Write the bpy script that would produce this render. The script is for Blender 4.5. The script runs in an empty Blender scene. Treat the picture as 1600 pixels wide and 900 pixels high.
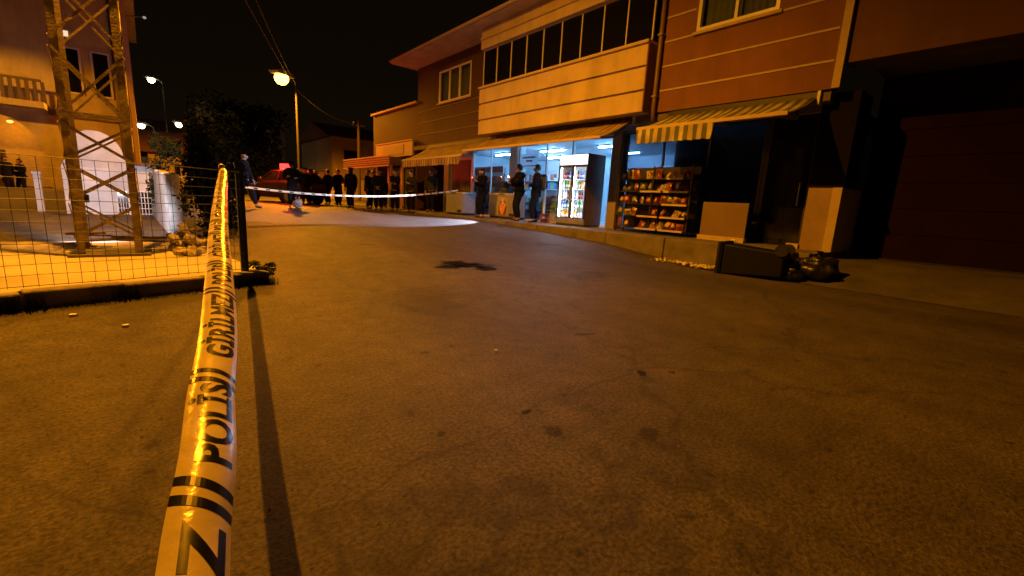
import bpy, bmesh, math, random
from mathutils import Vector, Matrix, noise
random.seed(7)
PI = math.pi
sc = bpy.context.scene
C = sc.collection

# ------------------------------------------------------------------ camera
cam = bpy.data.objects.new('camera', bpy.data.cameras.new('camera'))
C.objects.link(cam)
fwd = Vector((0.62484, 0.75729, -0.18998)); rgt = Vector((0.77683, -0.62738, 0.05412)); upv = Vector((0.07821, 0.18140, 0.98029))
m = Matrix((rgt, upv, -fwd)).transposed().to_4x4(); m.translation = (0, 0, 1.05)
cam.matrix_world = m
cam.data.sensor_width = 36; cam.data.lens = 36 * 688 / 1600
cam.data.clip_start = 0.03; cam.data.clip_end = 2000
sc.camera = cam

# ------------------------------------------------------------------ night sky, moon, exposure
w = bpy.data.worlds.new('World'); sc.world = w; w.use_nodes = True
nt = w.node_tree; bg = nt.nodes['Background']
sky = nt.nodes.new('ShaderNodeTexSky'); sky.sky_type = 'NISHITA'; sky.sun_disc = False
sky.sun_elevation = math.radians(4); sky.sun_rotation = math.radians(200)
tint = nt.nodes.new('ShaderNodeMixRGB'); tint.blend_type = 'MULTIPLY'; tint.inputs[0].default_value = 1
hs = nt.nodes.new('ShaderNodeHueSaturation'); hs.inputs['Saturation'].default_value = 0.0
tint.inputs[2].default_value = (0.036, 0.020, 0.007, 1)      # sodium light pollution over the town
nt.links.new(sky.outputs[0], hs.inputs['Color']); nt.links.new(hs.outputs[0], tint.inputs[1]); nt.links.new(tint.outputs[0], bg.inputs[0])
bg.inputs[1].default_value = 0.05
moon = bpy.data.objects.new('moon', bpy.data.lights.new('moon', 'SUN')); C.objects.link(moon)
moon.data.energy = 0.004; moon.data.angle = math.radians(0.5); moon.data.color = (0.8, 0.85, 1)
moon.rotation_euler = (math.radians(50), 0, math.radians(200))
sc.view_settings.view_transform = 'Standard'; sc.view_settings.look = 'None'
sc.view_settings.gamma = 1; sc.view_settings.use_curve_mapping = False
sc.view_settings.exposure = -0.3

SODIUM = (1.0, 0.33, 0.008)
P_NEAR = 11200      # street lamp on the lattice mast beside the camera
P_FAR = 14500      # street lamp at the end of the street

def light(kind, loc, energy, color, size=0.05, parent=None, aim=None, spot=160, blend=0.3, name='lamp_light'):
    l = bpy.data.lights.new(name, kind); l.energy = energy; l.color = color
    if kind in ('POINT', 'SPOT'): l.shadow_soft_size = size
    if kind == 'SPOT': l.spot_size = math.radians(spot); l.spot_blend = blend
    o = bpy.data.objects.new(name, l); C.objects.link(o)
    o.location = loc
    if aim is not None:
        o.rotation_euler = (Vector(aim) - Vector(loc)).to_track_quat('-Z', 'Y').to_euler()
    if parent: o.parent = parent; o.matrix_parent_inverse = Matrix.Translation(-Vector(parent.location))
    return o

# ------------------------------------------------------------------ materials
MATS = {}
def mat(name, col, rough=0.7, metal=0.0, var=0.25, scale=6.0, bump=0.0, bscale=40.0, spec=0.5, col2=None, trans=0.0, emit=None, estr=0.0, detail=5, streak=0.0):
    if name in MATS: return MATS[name]
    M = bpy.data.materials.new(name); M.use_nodes = True
    n = M.node_tree.nodes; L = M.node_tree.links; b = n['Principled BSDF']
    b.inputs['Roughness'].default_value = rough; b.inputs['Metallic'].default_value = metal
    b.inputs['Specular IOR Level'].default_value = spec
    tc = n.new('ShaderNodeTexCoord')
    if var > 0:
        nz = n.new('ShaderNodeTexNoise'); nz.inputs['Scale'].default_value = scale; nz.inputs['Detail'].default_value = detail; nz.inputs['Roughness'].default_value = 0.6
        L.new(tc.outputs['Object'], nz.inputs['Vector'])
        r = n.new('ShaderNodeValToRGB'); r.color_ramp.elements[0].position = 0.3; r.color_ramp.elements[1].position = 0.7
        c2 = col2 or tuple(min(1, c * (1 + var)) for c in col)
        r.color_ramp.elements[0].color = (*[c * (1 - var) for c in col], 1); r.color_ramp.elements[1].color = (*c2, 1)
        L.new(nz.outputs['Fac'], r.inputs[0]); L.new(r.outputs[0], b.inputs['Base Color'])
        if streak:
            mp = n.new('ShaderNodeMapping'); mp.inputs['Scale'].default_value = (1.6, 1.6, .30); L.new(tc.outputs['Object'], mp.inputs[0])
            n3 = n.new('ShaderNodeTexNoise'); n3.inputs['Scale'].default_value = 1.0; n3.inputs['Detail'].default_value = 7; n3.inputs['Roughness'].default_value = .65; L.new(mp.outputs[0], n3.inputs['Vector'])
            r3 = n.new('ShaderNodeValToRGB'); r3.color_ramp.elements[0].position = .32; r3.color_ramp.elements[1].position = .58; r3.color_ramp.elements[0].color = (1 - streak, 1 - streak * 1.02, 1 - streak * 1.05, 1)
            L.new(n3.outputs['Fac'], r3.inputs[0]); m3 = n.new('ShaderNodeMixRGB'); m3.blend_type = 'MULTIPLY'; m3.inputs[0].default_value = 1
            L.new(r.outputs[0], m3.inputs[1]); L.new(r3.outputs[0], m3.inputs[2]); L.new(m3.outputs[0], b.inputs['Base Color'])
        rr = n.new('ShaderNodeMapRange'); rr.inputs[3].default_value = max(0.02, rough - 0.12); rr.inputs[4].default_value = min(1, rough + 0.12)
        L.new(nz.outputs['Fac'], rr.inputs[0]); L.new(rr.outputs[0], b.inputs['Roughness'])
    else: b.inputs['Base Color'].default_value = (*col, 1)
    if bump > 0:
        nb = n.new('ShaderNodeTexNoise'); nb.inputs['Scale'].default_value = bscale; nb.inputs['Detail'].default_value = 6
        L.new(tc.outputs['Object'], nb.inputs['Vector'])
        bp = n.new('ShaderNodeBump'); bp.inputs['Strength'].default_value = bump; bp.inputs['Distance'].default_value = 0.02
        L.new(nb.outputs['Fac'], bp.inputs['Height']); L.new(bp.outputs[0], b.inputs['Normal'])
    if trans: b.inputs['Transmission Weight'].default_value = trans
    if emit: b.inputs['Emission Color'].default_value = (*emit, 1); b.inputs['Emission Strength'].default_value = estr
    MATS[name] = M; return M

def asphalt():
    M = bpy.data.materials.new('asphalt'); M.use_nodes = True
    n = M.node_tree.nodes; L = M.node_tree.links; b = n['Principled BSDF']
    tc = n.new('ShaderNodeTexCoord')
    def nz(s, d=6, r=0.6):
        k = n.new('ShaderNodeTexNoise'); k.inputs['Scale'].default_value = s; k.inputs['Detail'].default_value = d; k.inputs['Roughness'].default_value = r
        L.new(tc.outputs['Object'], k.inputs['Vector']); return k
    def ramp(src, p0, c0, p1, c1):
        k = n.new('ShaderNodeValToRGB'); e = k.color_ramp.elements
        e[0].position, e[1].position = p0, p1; e[0].color = (*c0, 1); e[1].color = (*c1, 1); L.new(src, k.inputs[0]); return k
    def mul(a, bb, f=1.0):
        k = n.new('ShaderNodeMixRGB'); k.blend_type = 'MULTIPLY'; k.inputs[0].default_value = f; L.new(a, k.inputs[1]); L.new(bb, k.inputs[2]); return k
    big = ramp(nz(0.45, 5, 0.6).outputs['Fac'], 0.3, (0.050, 0.047, 0.039), 0.72, (0.090, 0.083, 0.066))
    mid = ramp(nz(4.5, 8, 0.75).outputs['Fac'], 0.33, (0.60, 0.58, 0.56), 0.66, (1.2, 1.17, 1.12))
    fine = ramp(nz(55, 4, 0.7).outputs['Fac'], 0.36, (0.32, 0.31, 0.30), 0.62, (1.4, 1.4, 1.35))
    vo = n.new('ShaderNodeTexVoronoi'); vo.inputs['Scale'].default_value = 42; L.new(tc.outputs['Object'], vo.inputs['Vector'])
    chips = ramp(vo.outputs['Distance'], 0.05, (2.3, 2.2, 2.0), 0.17, (1, 1, 1))
    pits_n = nz(9, 2, 0.4)
    pits = ramp(pits_n.outputs['Fac'], 0.24, (0.35, 0.33, 0.32), 0.30, (1, 1, 1))
    # sealed cracks: warped voronoi edges
    wn = nz(0.8, 4); mp = n.new('ShaderNodeMixRGB'); mp.blend_type = 'ADD'; mp.inputs[0].default_value = 0.9
    L.new(tc.outputs['Object'], mp.inputs[1]); L.new(wn.outputs['Color'], mp.inputs[2])
    vc = n.new('ShaderNodeTexVoronoi'); vc.feature = 'DISTANCE_TO_EDGE'; vc.inputs['Scale'].default_value = 0.33; L.new(mp.outputs[0], vc.inputs['Vector'])
    crack = ramp(vc.outputs['Distance'], 0.001, (0.5, 0.48, 0.46), 0.006, (1, 1, 1))
    c = mul(big.outputs[0], mid.outputs[0]); c = mul(c.outputs[0], fine.outputs[0]); c = mul(c.outputs[0], chips.outputs[0], 0.75)
    c = mul(c.outputs[0], pits.outputs[0]); c = mul(c.outputs[0], crack.outputs[0], 0.8)
    # wet and oily marks soaked into the surface: (x, y, half length, half width, turn, darkness)
    wob = nz(3.2, 5, .6); wob2 = nz(24, 5, .65); mk = None
    for (x, y, a, bw, rt, dk) in ((3.80, 5.90, .36, .34, -.62, .95), (3.50, 5.74, .25, .18, .3, .9), (3.98, 5.50, .28, .20, 1.0, .93), (4.15, 5.74, .26, .08, -.5, .6), (2.42, 1.55, .055, .03, .8, .75), (2.62, 1.45, .03, .025, 0, .6), (1.42, 1.55, .035, .02, 0, .7), (1.40, 1.33, .06, .05, .5, .5), (1.78, 1.06, .07, .05, .2, .45), (2.75, 2.35, .12, .035, -.3, .45), (.95, 1.6, .03, .02, 1, .5), (-.75, 2.1, .14, .03, .2, .5), (3.1, 8.3, .3, .08, -.5, .45), (6.9, 7.2, .35, .2, -.7, .4), (5.2, 4.4, .6, .25, .4, .25), (.9, 7.5, .5, .25, .9, .3), (2.2, 4.0, .7, .35, 1.2, .22)):
        mpn = n.new('ShaderNodeMapping'); mpn.vector_type = 'TEXTURE'; mpn.inputs['Location'].default_value = (x, y, 0); mpn.inputs['Rotation'].default_value = (0, 0, rt); mpn.inputs['Scale'].default_value = (a, bw, 30)
        L.new(tc.outputs['Object'], mpn.inputs[0]); ln = n.new('ShaderNodeVectorMath'); ln.operation = 'LENGTH'; L.new(mpn.outputs[0], ln.inputs[0])
        ad = n.new('ShaderNodeMath'); ad.operation = 'MULTIPLY_ADD'; L.new((wob if a > .2 else wob2).outputs['Fac'], ad.inputs[0]); ad.inputs[1].default_value = 2.2; L.new(ln.outputs['Value'], ad.inputs[2])
        sr = n.new('ShaderNodeMapRange'); sr.interpolation_type = 'SMOOTHSTEP'; sr.inputs[1].default_value = 1.75; sr.inputs[2].default_value = 2.25; sr.inputs[3].default_value = 1 - dk; sr.inputs[4].default_value = 1
        L.new(ad.outputs[0], sr.inputs[0]); c = mul(c.outputs[0], sr.outputs[0])
        if mk is None: mk = sr.outputs[0]
        else:
            mm = n.new('ShaderNodeMath'); mm.operation = 'MULTIPLY'; L.new(mk, mm.inputs[0]); L.new(sr.outputs[0], mm.inputs[1]); mk = mm.outputs[0]
    spn = n.new('ShaderNodeMath'); spn.operation = 'MULTIPLY'; spn.inputs[1].default_value = .32; L.new(mk, spn.inputs[0]); L.new(spn.outputs[0], b.inputs['Specular IOR Level'])
    # repaired strip and tyre-polished tracks along the street
    mpt = n.new('ShaderNodeMapping'); mpt.inputs['Scale'].default_value = (1.1, .10, 1); mpt.inputs['Rotation'].default_value = (0, 0, .12); L.new(tc.outputs['Object'], mpt.inputs[0])
    tk = n.new('ShaderNodeTexNoise'); tk.inputs['Scale'].default_value = 1.0; tk.inputs['Detail'].default_value = 4; L.new(mpt.outputs[0], tk.inputs['Vector'])
    c = mul(c.outputs[0], ramp(tk.outputs['Fac'], .35, (.72, .70, .68), .62, (1.12, 1.1, 1.08)).outputs[0])
    L.new(c.outputs[0], b.inputs['Base Color'])
    b.inputs['Roughness'].default_value = 0.68
    h = n.new('ShaderNodeMath'); h.operation = 'ADD'; L.new(nz(60, 5, 0.7).outputs['Fac'], h.inputs[0]); L.new(pits_n.outputs['Fac'], h.inputs[1])
    bp = n.new('ShaderNodeBump'); bp.inputs['Strength'].default_value = 0.8; bp.inputs['Distance'].default_value = 0.014
    L.new(h.outputs[0], bp.inputs['Height']); L.new(bp.outputs[0], b.inputs['Normal'])
    return M

def stripes(name, c1, c2, period, axis=1, rough=0.8):
    M = bpy.data.materials.new(name); M.use_nodes = True
    n = M.node_tree.nodes; L = M.node_tree.links; b = n['Principled BSDF']
    tc = n.new('ShaderNodeTexCoord'); sp = n.new('ShaderNodeSeparateXYZ'); L.new(tc.outputs['Object'], sp.inputs[0])
    d = n.new('ShaderNodeMath'); d.operation = 'DIVIDE'; d.inputs[1].default_value = period; L.new(sp.outputs[axis], d.inputs[0])
    f = n.new('ShaderNodeMath'); f.operation = 'FRACT'; L.new(d.outputs[0], f.inputs[0])
    g = n.new('ShaderNodeMath'); g.operation = 'GREATER_THAN'; g.inputs[1].default_value = 0.5; L.new(f.outputs[0], g.inputs[0])
    x = n.new('ShaderNodeMixRGB'); x.inputs[1].default_value = (*c1, 1); x.inputs[2].default_value = (*c2, 1); L.new(g.outputs[0], x.inputs[0])
    nz = n.new('ShaderNodeTexNoise'); nz.inputs['Scale'].default_value = 3; nz.inputs['Detail'].default_value = 6; L.new(tc.outputs['Object'], nz.inputs['Vector'])
    r = n.new('ShaderNodeValToRGB'); r.color_ramp.elements[0].color = (0.5, 0.48, 0.45, 1); r.color_ramp.elements[0].position = 0.3; r.color_ramp.elements[1].position = 0.65
    L.new(nz.outputs['Fac'], r.inputs[0])
    mm = n.new('ShaderNodeMixRGB'); mm.blend_type = 'MULTIPLY'; mm.inputs[0].default_value = 1; L.new(x.outputs[0], mm.inputs[1]); L.new(r.outputs[0], mm.inputs[2])
    L.new(mm.outputs[0], b.inputs['Base Color']); b.inputs['Roughness'].default_value = rough
    return M

def emitter(name, col, strength):
    if name in MATS: return MATS[name]
    M = bpy.data.materials.new(name); M.use_nodes = True; n = M.node_tree.nodes
    n.remove(n['Principled BSDF']); e = n.new('ShaderNodeEmission'); e.inputs[0].default_value = (*col, 1); e.inputs[1].default_value = strength
    M.node_tree.links.new(e.outputs[0], n['Material Output'].inputs[0]); MATS[name] = M; return M

def glass(name, tintc=(0.8, 0.9, 0.95), refl=0.12, rough=0.02):
    if name in MATS: return MATS[name]
    M = bpy.data.materials.new(name); M.use_nodes = True; n = M.node_tree.nodes; L = M.node_tree.links
    n.remove(n['Principled BSDF'])
    t = n.new('ShaderNodeBsdfTransparent'); t.inputs[0].default_value = (*tintc, 1)
    g = n.new('ShaderNodeBsdfGlossy'); g.inputs['Roughness'].default_value = rough
    lw = n.new('ShaderNodeLayerWeight'); pw = n.new('ShaderNodeMath'); pw.operation = 'POWER'; pw.inputs[1].default_value = 5; L.new(lw.outputs['Facing'], pw.inputs[0])
    fr = n.new('ShaderNodeMapRange'); fr.inputs[3].default_value = .03; fr.inputs[4].default_value = .85; L.new(pw.outputs[0], fr.inputs[0])
    mx = n.new('ShaderNodeMixShader'); L.new(fr.outputs[0], mx.inputs[0]); L.new(t.outputs[0], mx.inputs[1]); L.new(g.outputs[0], mx.inputs[2])
    L.new(mx.outputs[0], n['Material Output'].inputs[0]); MATS[name] = M; return M

# ------------------------------------------------------------------ mesh helpers
def tag(o, label=None, cat=None, group=None, kind=None):
    if label: o['label'] = label
    if cat: o['category'] = cat
    if group: o['group'] = group
    if kind: o['kind'] = kind
    return o
def empty(name, loc=(0, 0, 0), rz=0, label=None, cat=None, group=None):
    o = bpy.data.objects.new(name, None); o.empty_display_size = 0.1; C.objects.link(o); o.location = loc; o.rotation_euler = (0, 0, rz)
    return tag(o, label, cat, group)

class MB:
    def __init__(s): s.v = []; s.f = []; s.m = []
    def add(s, vs, fs, mi=0):
        b = len(s.v); s.v += [tuple(v) for v in vs]; s.f += [tuple(i + b for i in f) for f in fs]; s.m += [mi] * len(fs); return s
    def box(s, a, b, mi=0):
        x0, y0, z0 = a; x1, y1, z1 = b
        return s.add([(x0,y0,z0),(x1,y0,z0),(x1,y1,z0),(x0,y1,z0),(x0,y0,z1),(x1,y0,z1),(x1,y1,z1),(x0,y1,z1)],
                     [(0,3,2,1),(4,5,6,7),(0,1,5,4),(1,2,6,5),(2,3,7,6),(3,0,4,7)], mi)
    def bar(s, a, b, wd, th=None, up=(0, 0, 1), mi=0):
        a = Vector(a); b = Vector(b); th = th or wd; d = (b - a).normalized(); u = Vector(up)
        if abs(d.dot(u)) > 0.97: u = Vector((1, 0, 0))
        sx = d.cross(u).normalized(); sy = sx.cross(d).normalized()
        vs = []
        for p in (a, b):
            for i, j in ((-1,-1),(1,-1),(1,1),(-1,1)): vs.append(p + sx * (i * wd / 2) + sy * (j * th / 2))
        return s.add(vs, [(0,3,2,1),(4,5,6,7),(0,1,5,4),(1,2,6,5),(2,3,7,6),(3,0,4,7)], mi)
    def tube(s, pts, r, n=8, cap=True, mi=0):
        pts = [Vector(p) for p in pts]; rs = r if isinstance(r, (list, tuple)) else [r] * len(pts); vs = []; fs = []
        for i, p in enumerate(pts):
            d = (pts[min(i + 1, len(pts) - 1)] - pts[max(i - 1, 0)]).normalized()
            u = Vector((0, 0, 1)) if abs(d.z) < 0.9 else Vector((1, 0, 0))
            sx = d.cross(u).normalized(); sy = sx.cross(d)
            for k in range(n): a = 2 * PI * k / n; vs.append(p + (sx * math.cos(a) + sy * math.sin(a)) * rs[i])
        for i in range(len(pts) - 1):
            for k in range(n): fs.append((i*n+k, i*n+(k+1)%n, (i+1)*n+(k+1)%n, (i+1)*n+k))
        if cap: fs.append(tuple(range(n))[::-1]); fs.append(tuple((len(pts)-1)*n + k for k in range(n)))
        return s.add(vs, fs, mi)
    def lathe(s, prof, n=12, c=(0, 0, 0), mi=0):
        vs = []; fs = []
        for r, z in prof:
            for k in range(n): a = 2 * PI * k / n; vs.append((c[0] + r * math.cos(a), c[1] + r * math.sin(a), c[2] + z))
        for i in range(len(prof) - 1):
            for k in range(n): fs.append((i*n+k, i*n+(k+1)%n, (i+1)*n+(k+1)%n, (i+1)*n+k))
        fs.append(tuple(range(n))[::-1]); fs.append(tuple((len(prof)-1)*n + k for k in range(n)))
        return s.add(vs, fs, mi)
    def prism(s, poly, lo, hi, axis=1, mi=0):
        n = len(poly); vs = []
        for t in (lo, hi):
            for a, b in poly: vs.append((a, t, b) if axis == 1 else ((t, a, b) if axis == 0 else (a, b, t)))
        fs = [tuple(range(n)), tuple(range(2*n-1, n-1, -1))] + [(i, n+i, n+(i+1)%n, (i+1)%n) for i in range(n)]
        return s.add(vs, fs, mi)
    def mesh(s, name, mats):
        me = bpy.data.meshes.new(name); me.from_pydata(s.v, [], s.f)
        if not isinstance(mats, (list, tuple)): mats = [mats]
        for q in mats: me.materials.append(q)
        me.polygons.foreach_set('material_index', s.m); me.update(); return me
    def build(s, name, mats, parent=None, smooth=False, bevel=0.0, loc=None):
        me = s.mesh(name, mats)
        bm = bmesh.new(); bm.from_mesh(me); bmesh.ops.recalc_face_normals(bm, faces=bm.faces)
        if bevel > 0: bmesh.ops.bevel(bm, geom=[e for e in bm.edges], offset=bevel, segments=2, affect='EDGES', profile=0.5, clamp_overlap=True)
        bm.to_mesh(me); bm.free()
        if smooth: me.polygons.foreach_set('use_smooth', [True] * len(me.polygons))
        return link(name, me, parent, loc)
def link(name, me, parent=None, loc=None):
    o = bpy.data.objects.new(name, me); C.objects.link(o)
    if parent is not None:
        o.parent = parent
    if loc is not None: o.location = loc
    return o
def wpart(parent, name, mb, mats, **k):
    """a part given in world coordinates under a thing whose empty sits elsewhere"""
    o = mb.build(name, mats, parent, **k)
    if parent.type == 'EMPTY': o.matrix_parent_inverse = Matrix.Translation(-parent.location)
    return o
def ss(a, b, x):
    t = max(0, min(1, (x - a) / (b - a))); return t * t * (3 - 2 * t)
def ground(x, y):
    return 0.42 * ss(3, 18, y) + 0.12 * ss(18, 40, y) + 0.15 * ss(5, 8.5, x) * ss(4.6, 7.2, y) * (1 - ss(11, 16, y))

# materials
ASPH = asphalt()
CREAM = mat('cream_render', (0.49, 0.405, 0.25), 0.85, streak=.22, var=0.14, scale=1.6, bump=0.25, bscale=60)
RUST = mat('russet_render', (0.185, 0.085, 0.045), 0.88, streak=.22, var=0.16, scale=1.3, bump=0.25, bscale=60)
RUST2 = mat('brown_render', (0.12, 0.06, 0.032), 0.88, streak=.22, var=0.16, scale=1.1, bump=0.25, bscale=60)
TRIM = mat('pale_trim', (0.42, 0.34, 0.22), 0.8, var=0.1)
WHITE = mat('white_paint', (0.70, 0.70, 0.68), 0.55, var=0.07, scale=4)
PVC = mat('white_pvc', (0.62, 0.62, 0.60), 0.35, var=0.06)
CONC = mat('concrete', (0.125, 0.115, 0.10), 0.9, var=0.35, scale=3, bump=0.4, bscale=30)
CONC2 = mat('yard_concrete', (0.40, 0.37, 0.31), 0.9, var=0.3, scale=0.8, bump=0.35, bscale=25)
BLACKGLASS = mat('black_glass', (0.006, 0.006, 0.007), 0.08, var=0, spec=0.5)
BLACKMETAL = mat('black_metal', (0.015, 0.015, 0.015), 0.45, metal=0.3, var=0.3)
STEEL = mat('rusty_steel', (0.27, 0.22, 0.19), 0.7, metal=0.2, var=0.4, scale=9, bump=0.3)
GALV = mat('galvanised_steel', (0.24, 0.24, 0.24), 0.5, metal=0.5, var=0.2, scale=8)
WIRE = mat('dark_wire', (0.045, 0.045, 0.04), 0.6, metal=0.2, var=0.2)
GLASS = glass('clear_glass')
TILE = mat('roof_tile', (0.18, 0.08, 0.05), 0.85, var=0.3, scale=10, bump=0.4)
DARKWOOD = mat('brown_door', (0.06, 0.03, 0.018), 0.5, var=0.3, scale=8)
GARAGE = mat('maroon_door_paint', (0.014, 0.0040, 0.0028), 0.85, spec=.1, var=0.25, scale=2, bump=0.1)
BLACKPL = mat('black_plastic', (0.012, 0.012, 0.012), 0.45, var=0.3, scale=12)
GREYPL = mat('grey_plastic', (0.20, 0.21, 0.22), 0.5, var=0.15)
INWALL = mat('shop_wall', (0.62, 0.66, 0.70), 0.8, var=0.08, scale=2)
SHELFMAT = mat('shelf_white', (0.5, 0.52, 0.55), 0.5, var=0.1)
SKIN = mat('skin', (0.28, 0.165, 0.12), 0.55, var=0.08)
HAIR = mat('black_hair', (0.012, 0.009, 0.007), 0.5, var=0.3, scale=60)
SHOE = mat('black_shoe', (0.01, 0.01, 0.01), 0.4, var=0.2)

# ================================================================== SETTING
# road: one sheet to the horizon, finer near the camera
xs = sorted(set([-300, -150, -80, -40, -20, -12] + [x * 0.5 for x in range(-16, 19)] + [8.56, 12, 20, 40, 80, 150, 300]))
ys = sorted(set([-200, -60, -20, -8] + [y * 0.5 for y in range(-8, 50)] + [26, 30, 35, 40, 50, 70, 110, 200, 400]))
mb = MB(); vs = [(x, y, ground(x, y)) for y in ys for x in xs]; nx = len(xs)
mb.add(vs, [(j*nx+i, j*nx+i+1, (j+1)*nx+i+1, (j+1)*nx+i) for j in range(len(ys)-1) for i in range(nx-1)])
road = tag(mb.build('road', ASPH, smooth=True), kind='structure')

# yard slab behind the fence, with kerb
YZ = 0.15
fA = Vector((0.80, 5.47)); fB = Vector((-6.0, 3.72)); fd = (fB - fA).normalized()
mb = MB(); mb.add([(0.95, 5.55, YZ), (0.30, 9.3, YZ), (-0.05, 13.4, YZ), (-0.2, 60, YZ), (-60, 60, YZ), (-60, -11.3, YZ), (fB.x, fB.y + .1, YZ)], [tuple(range(7))])
tag(mb.build('yard', CONC2), kind='structure')
n2 = Vector((-fd.y, fd.x)); 
if n2.y > 0: n2 = -n2
KERB = mat('kerb_concrete', (0.24, 0.21, 0.17), 0.9, var=0.35, scale=5, bump=0.5, bscale=25)
kerb = tag(empty('kerb', (0.8, 5.4, 0)), kind='structure')
p = fA + Vector((0.15, 0.04)); k = 0
while k < 14:
    ln = 0.62; q = p + fd * ln; a0, a1 = p + n2 * 0.10, q + n2 * 0.10; j = random.uniform(-.012, .012)
    mb = MB(); gA = 0
    poly = [(p - n2*.06), (q - fd*.012 - n2*.06), (q - fd*.012 + n2*.10), (p + n2*.10)]
    mb.add([(v.x, v.y, -0.1) for v in poly] + [(v.x, v.y, YZ + .012 + j) for v in poly], [(3,2,1,0),(4,5,6,7),(0,1,5,4),(1,2,6,5),(2,3,7,6),(3,0,4,7)])
    wpart(kerb, 'kerb_stone', mb, KERB, bevel=0.012); p = q; k += 1

# raised pavement in front of the shops
PZ = 0.48
mb = MB(); mb.prism([(8.72, -0.3), (10.6, -0.3), (10.6, PZ), (8.72, PZ - .004)], 2.55, 30, axis=1)
pav = tag(mb.build('pavement', CONC), kind='structure')
y = 2.55; i = 0
while y < 29:
    ln = random.uniform(1.1, 1.6); MB().box((8.52 + random.uniform(-.012, .012), y + .006, -0.3), (8.716, y + ln - .006, PZ + random.uniform(-.012, .004))).build('kerb_stone', CONC, pav, bevel=0.015); y += ln
mb = MB(); mb.add([(8.25, -9, 0.006), (8.25, 2.54, 0.006), (9.5, 2.54, .36), (9.5, -9, .36), (11.3, -9, .37), (11.3, 2.54, .37), (8.25, 2.54, -.2), (9.5, 2.54, -.2), (11.3, 2.54, -.2)],
                  [(0, 3, 2, 1), (3, 4, 5, 2), (1, 2, 7, 6), (2, 5, 8, 7)])
tag(mb.build('garage_apron', mat('apron_concrete', (.062, .057, .048), .9, var=.35, scale=2, bump=.4, bscale=30)), kind='structure')

# ================================================================== MAIN BUILDING (shops below, flats above)
B = empty('shop_building', (10.2, 10, PZ), label='two storey building with russet and cream upper floor above the shops', cat='building')
def wp(name, mb, mt, **k): return wpart(B, name, mb, mt, **k)
# balcony front: three cream bands with recessed joints
wp('balcony_core', MB().box((8.955, 6.53, 3.27), (9.35, 13.03, 4.69)), CREAM)
for z0, z1 in ((3.255, 3.685), (3.74, 4.20), (4.255, 4.70)):
    wp('balcony_band', MB().box((8.895, 6.50, z0), (8.953, 13.06, z1)), CREAM, bevel=0.006)
wp('balcony_end', MB().box((8.90, 6.47, 3.255), (9.298, 6.498, 4.70)), RUST)
wp('balcony_sill', MB().box((8.84, 6.46, 4.702), (9.2, 13.08, 4.77)), TRIM, bevel=0.008)
gz = wp('balcony_glazing', MB().box((9.02, 6.50, 4.772), (9.05, 13.04, 4.80)).box((9.02, 6.50, 5.90), (9.05, 13.04, 5.93)), PVC)
npn = 9; dy = (13.04 - 6.50) / npn
for i in range(npn):
    y0 = 6.50 + i * dy
    wpart(gz, 'pane', MB().box((9.03, y0 + .016, 4.802), (9.038, y0 + dy - .016, 5.898)), BLACKGLASS)
    wpart(gz, 'mullion', MB().box((9.012, y0 - .014, 4.80), (9.055, y0 + .014, 5.90)), PVC)
wpart(gz, 'mullion', MB().box((9.012, 13.026, 4.80), (9.055, 13.054, 5.90)), PVC)
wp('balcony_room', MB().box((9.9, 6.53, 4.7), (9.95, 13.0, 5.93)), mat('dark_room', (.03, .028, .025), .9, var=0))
wp('balcony_lintel', MB().box((8.90, 6.49, 5.932), (9.6, 13.06, 6.55)), CREAM)
wp('lintel_band', MB().box((8.86, 6.47, 6.20), (8.898, 13.08, 6.26)), TRIM)
WING = mat('dark_brown_render', (.062, .033, .018), .88, streak=.22, var=.2, scale=1.1, bump=.25, bscale=60)
# left wing wall with window
wp('wing_wall', MB().box((9.6, 13.08, 3.27), (9.9, 14.66, 6.55)).box((9.6, 17.04, 3.27), (9.9, 18.8, 6.55)).box((9.6, 14.66, 3.27), (9.9, 17.04, 4.86)).box((9.6, 14.66, 6.12), (9.9, 17.04, 6.55)), WING)
wp('wing_end', MB().box((9.602, 18.802, 3.27), (18, 18.9, 6.55)), WING)
for z in (3.75, 4.25, 4.72):
    wp('wall_stripe', MB().box((9.585, 13.1, z), (9.598, 18.8, z + .035)), mat('dull_stripe', (.13, .09, .05), .8, var=.1))
def window(X, y0, y1, z0, z1, n, fr=0.055, gl=None, curtain=True, proud=0.03):
    W = wp('window', MB().box((X - proud, y0, z0), (X + .05, y0 + fr, z1)).box((X - proud, y1 - fr, z0), (X + .05, y1, z1)).box((X - proud + .002, y0 + fr, z0), (X + .05, y1 - fr, z0 + fr)).box((X - proud + .002, y0 + fr, z1 - fr), (X + .05, y1 - fr, z1)), PVC)
    d = (y1 - y0 - 2 * fr) / n
    for i in range(n):
        a = y0 + fr + i * d
        wpart(W, 'pane', MB().box((X + .01, a + .002, z0 + fr + .002), (X + .016, a + d - .002, z1 - fr - .002)), gl or GLASS)
        if i: wpart(W, 'mullion', MB().box((X - proud + .004, a - .03, z0 + fr), (X + .045, a + .03, z1 - fr)), PVC)
    wpart(W, 'sill', MB().box((X - .09, y0 - .06, z0 - .06), (X + .04, y1 + .06, z0 - .004)), TRIM)
    if curtain:
        mb = MB(); N = 60; vs = []
        for k in range(N + 1):
            yy = y0 + (y1 - y0) * k / N; xx = X + .16 + .03 * math.sin(k * 1.3) + .012 * math.sin(k * 2.9)
            vs += [(xx, yy, z0 + .01), (xx, yy, z1)]
        mb.add(vs, [(2*k, 2*k+2, 2*k+3, 2*k+1) for k in range(N)])
        wpart(W, 'curtain', mb, mat('curtain', (.20, .15, .10), .9, var=.15), smooth=True)
    return W
window(9.62, 14.68, 17.02, 4.88, 6.10, 3)
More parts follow.
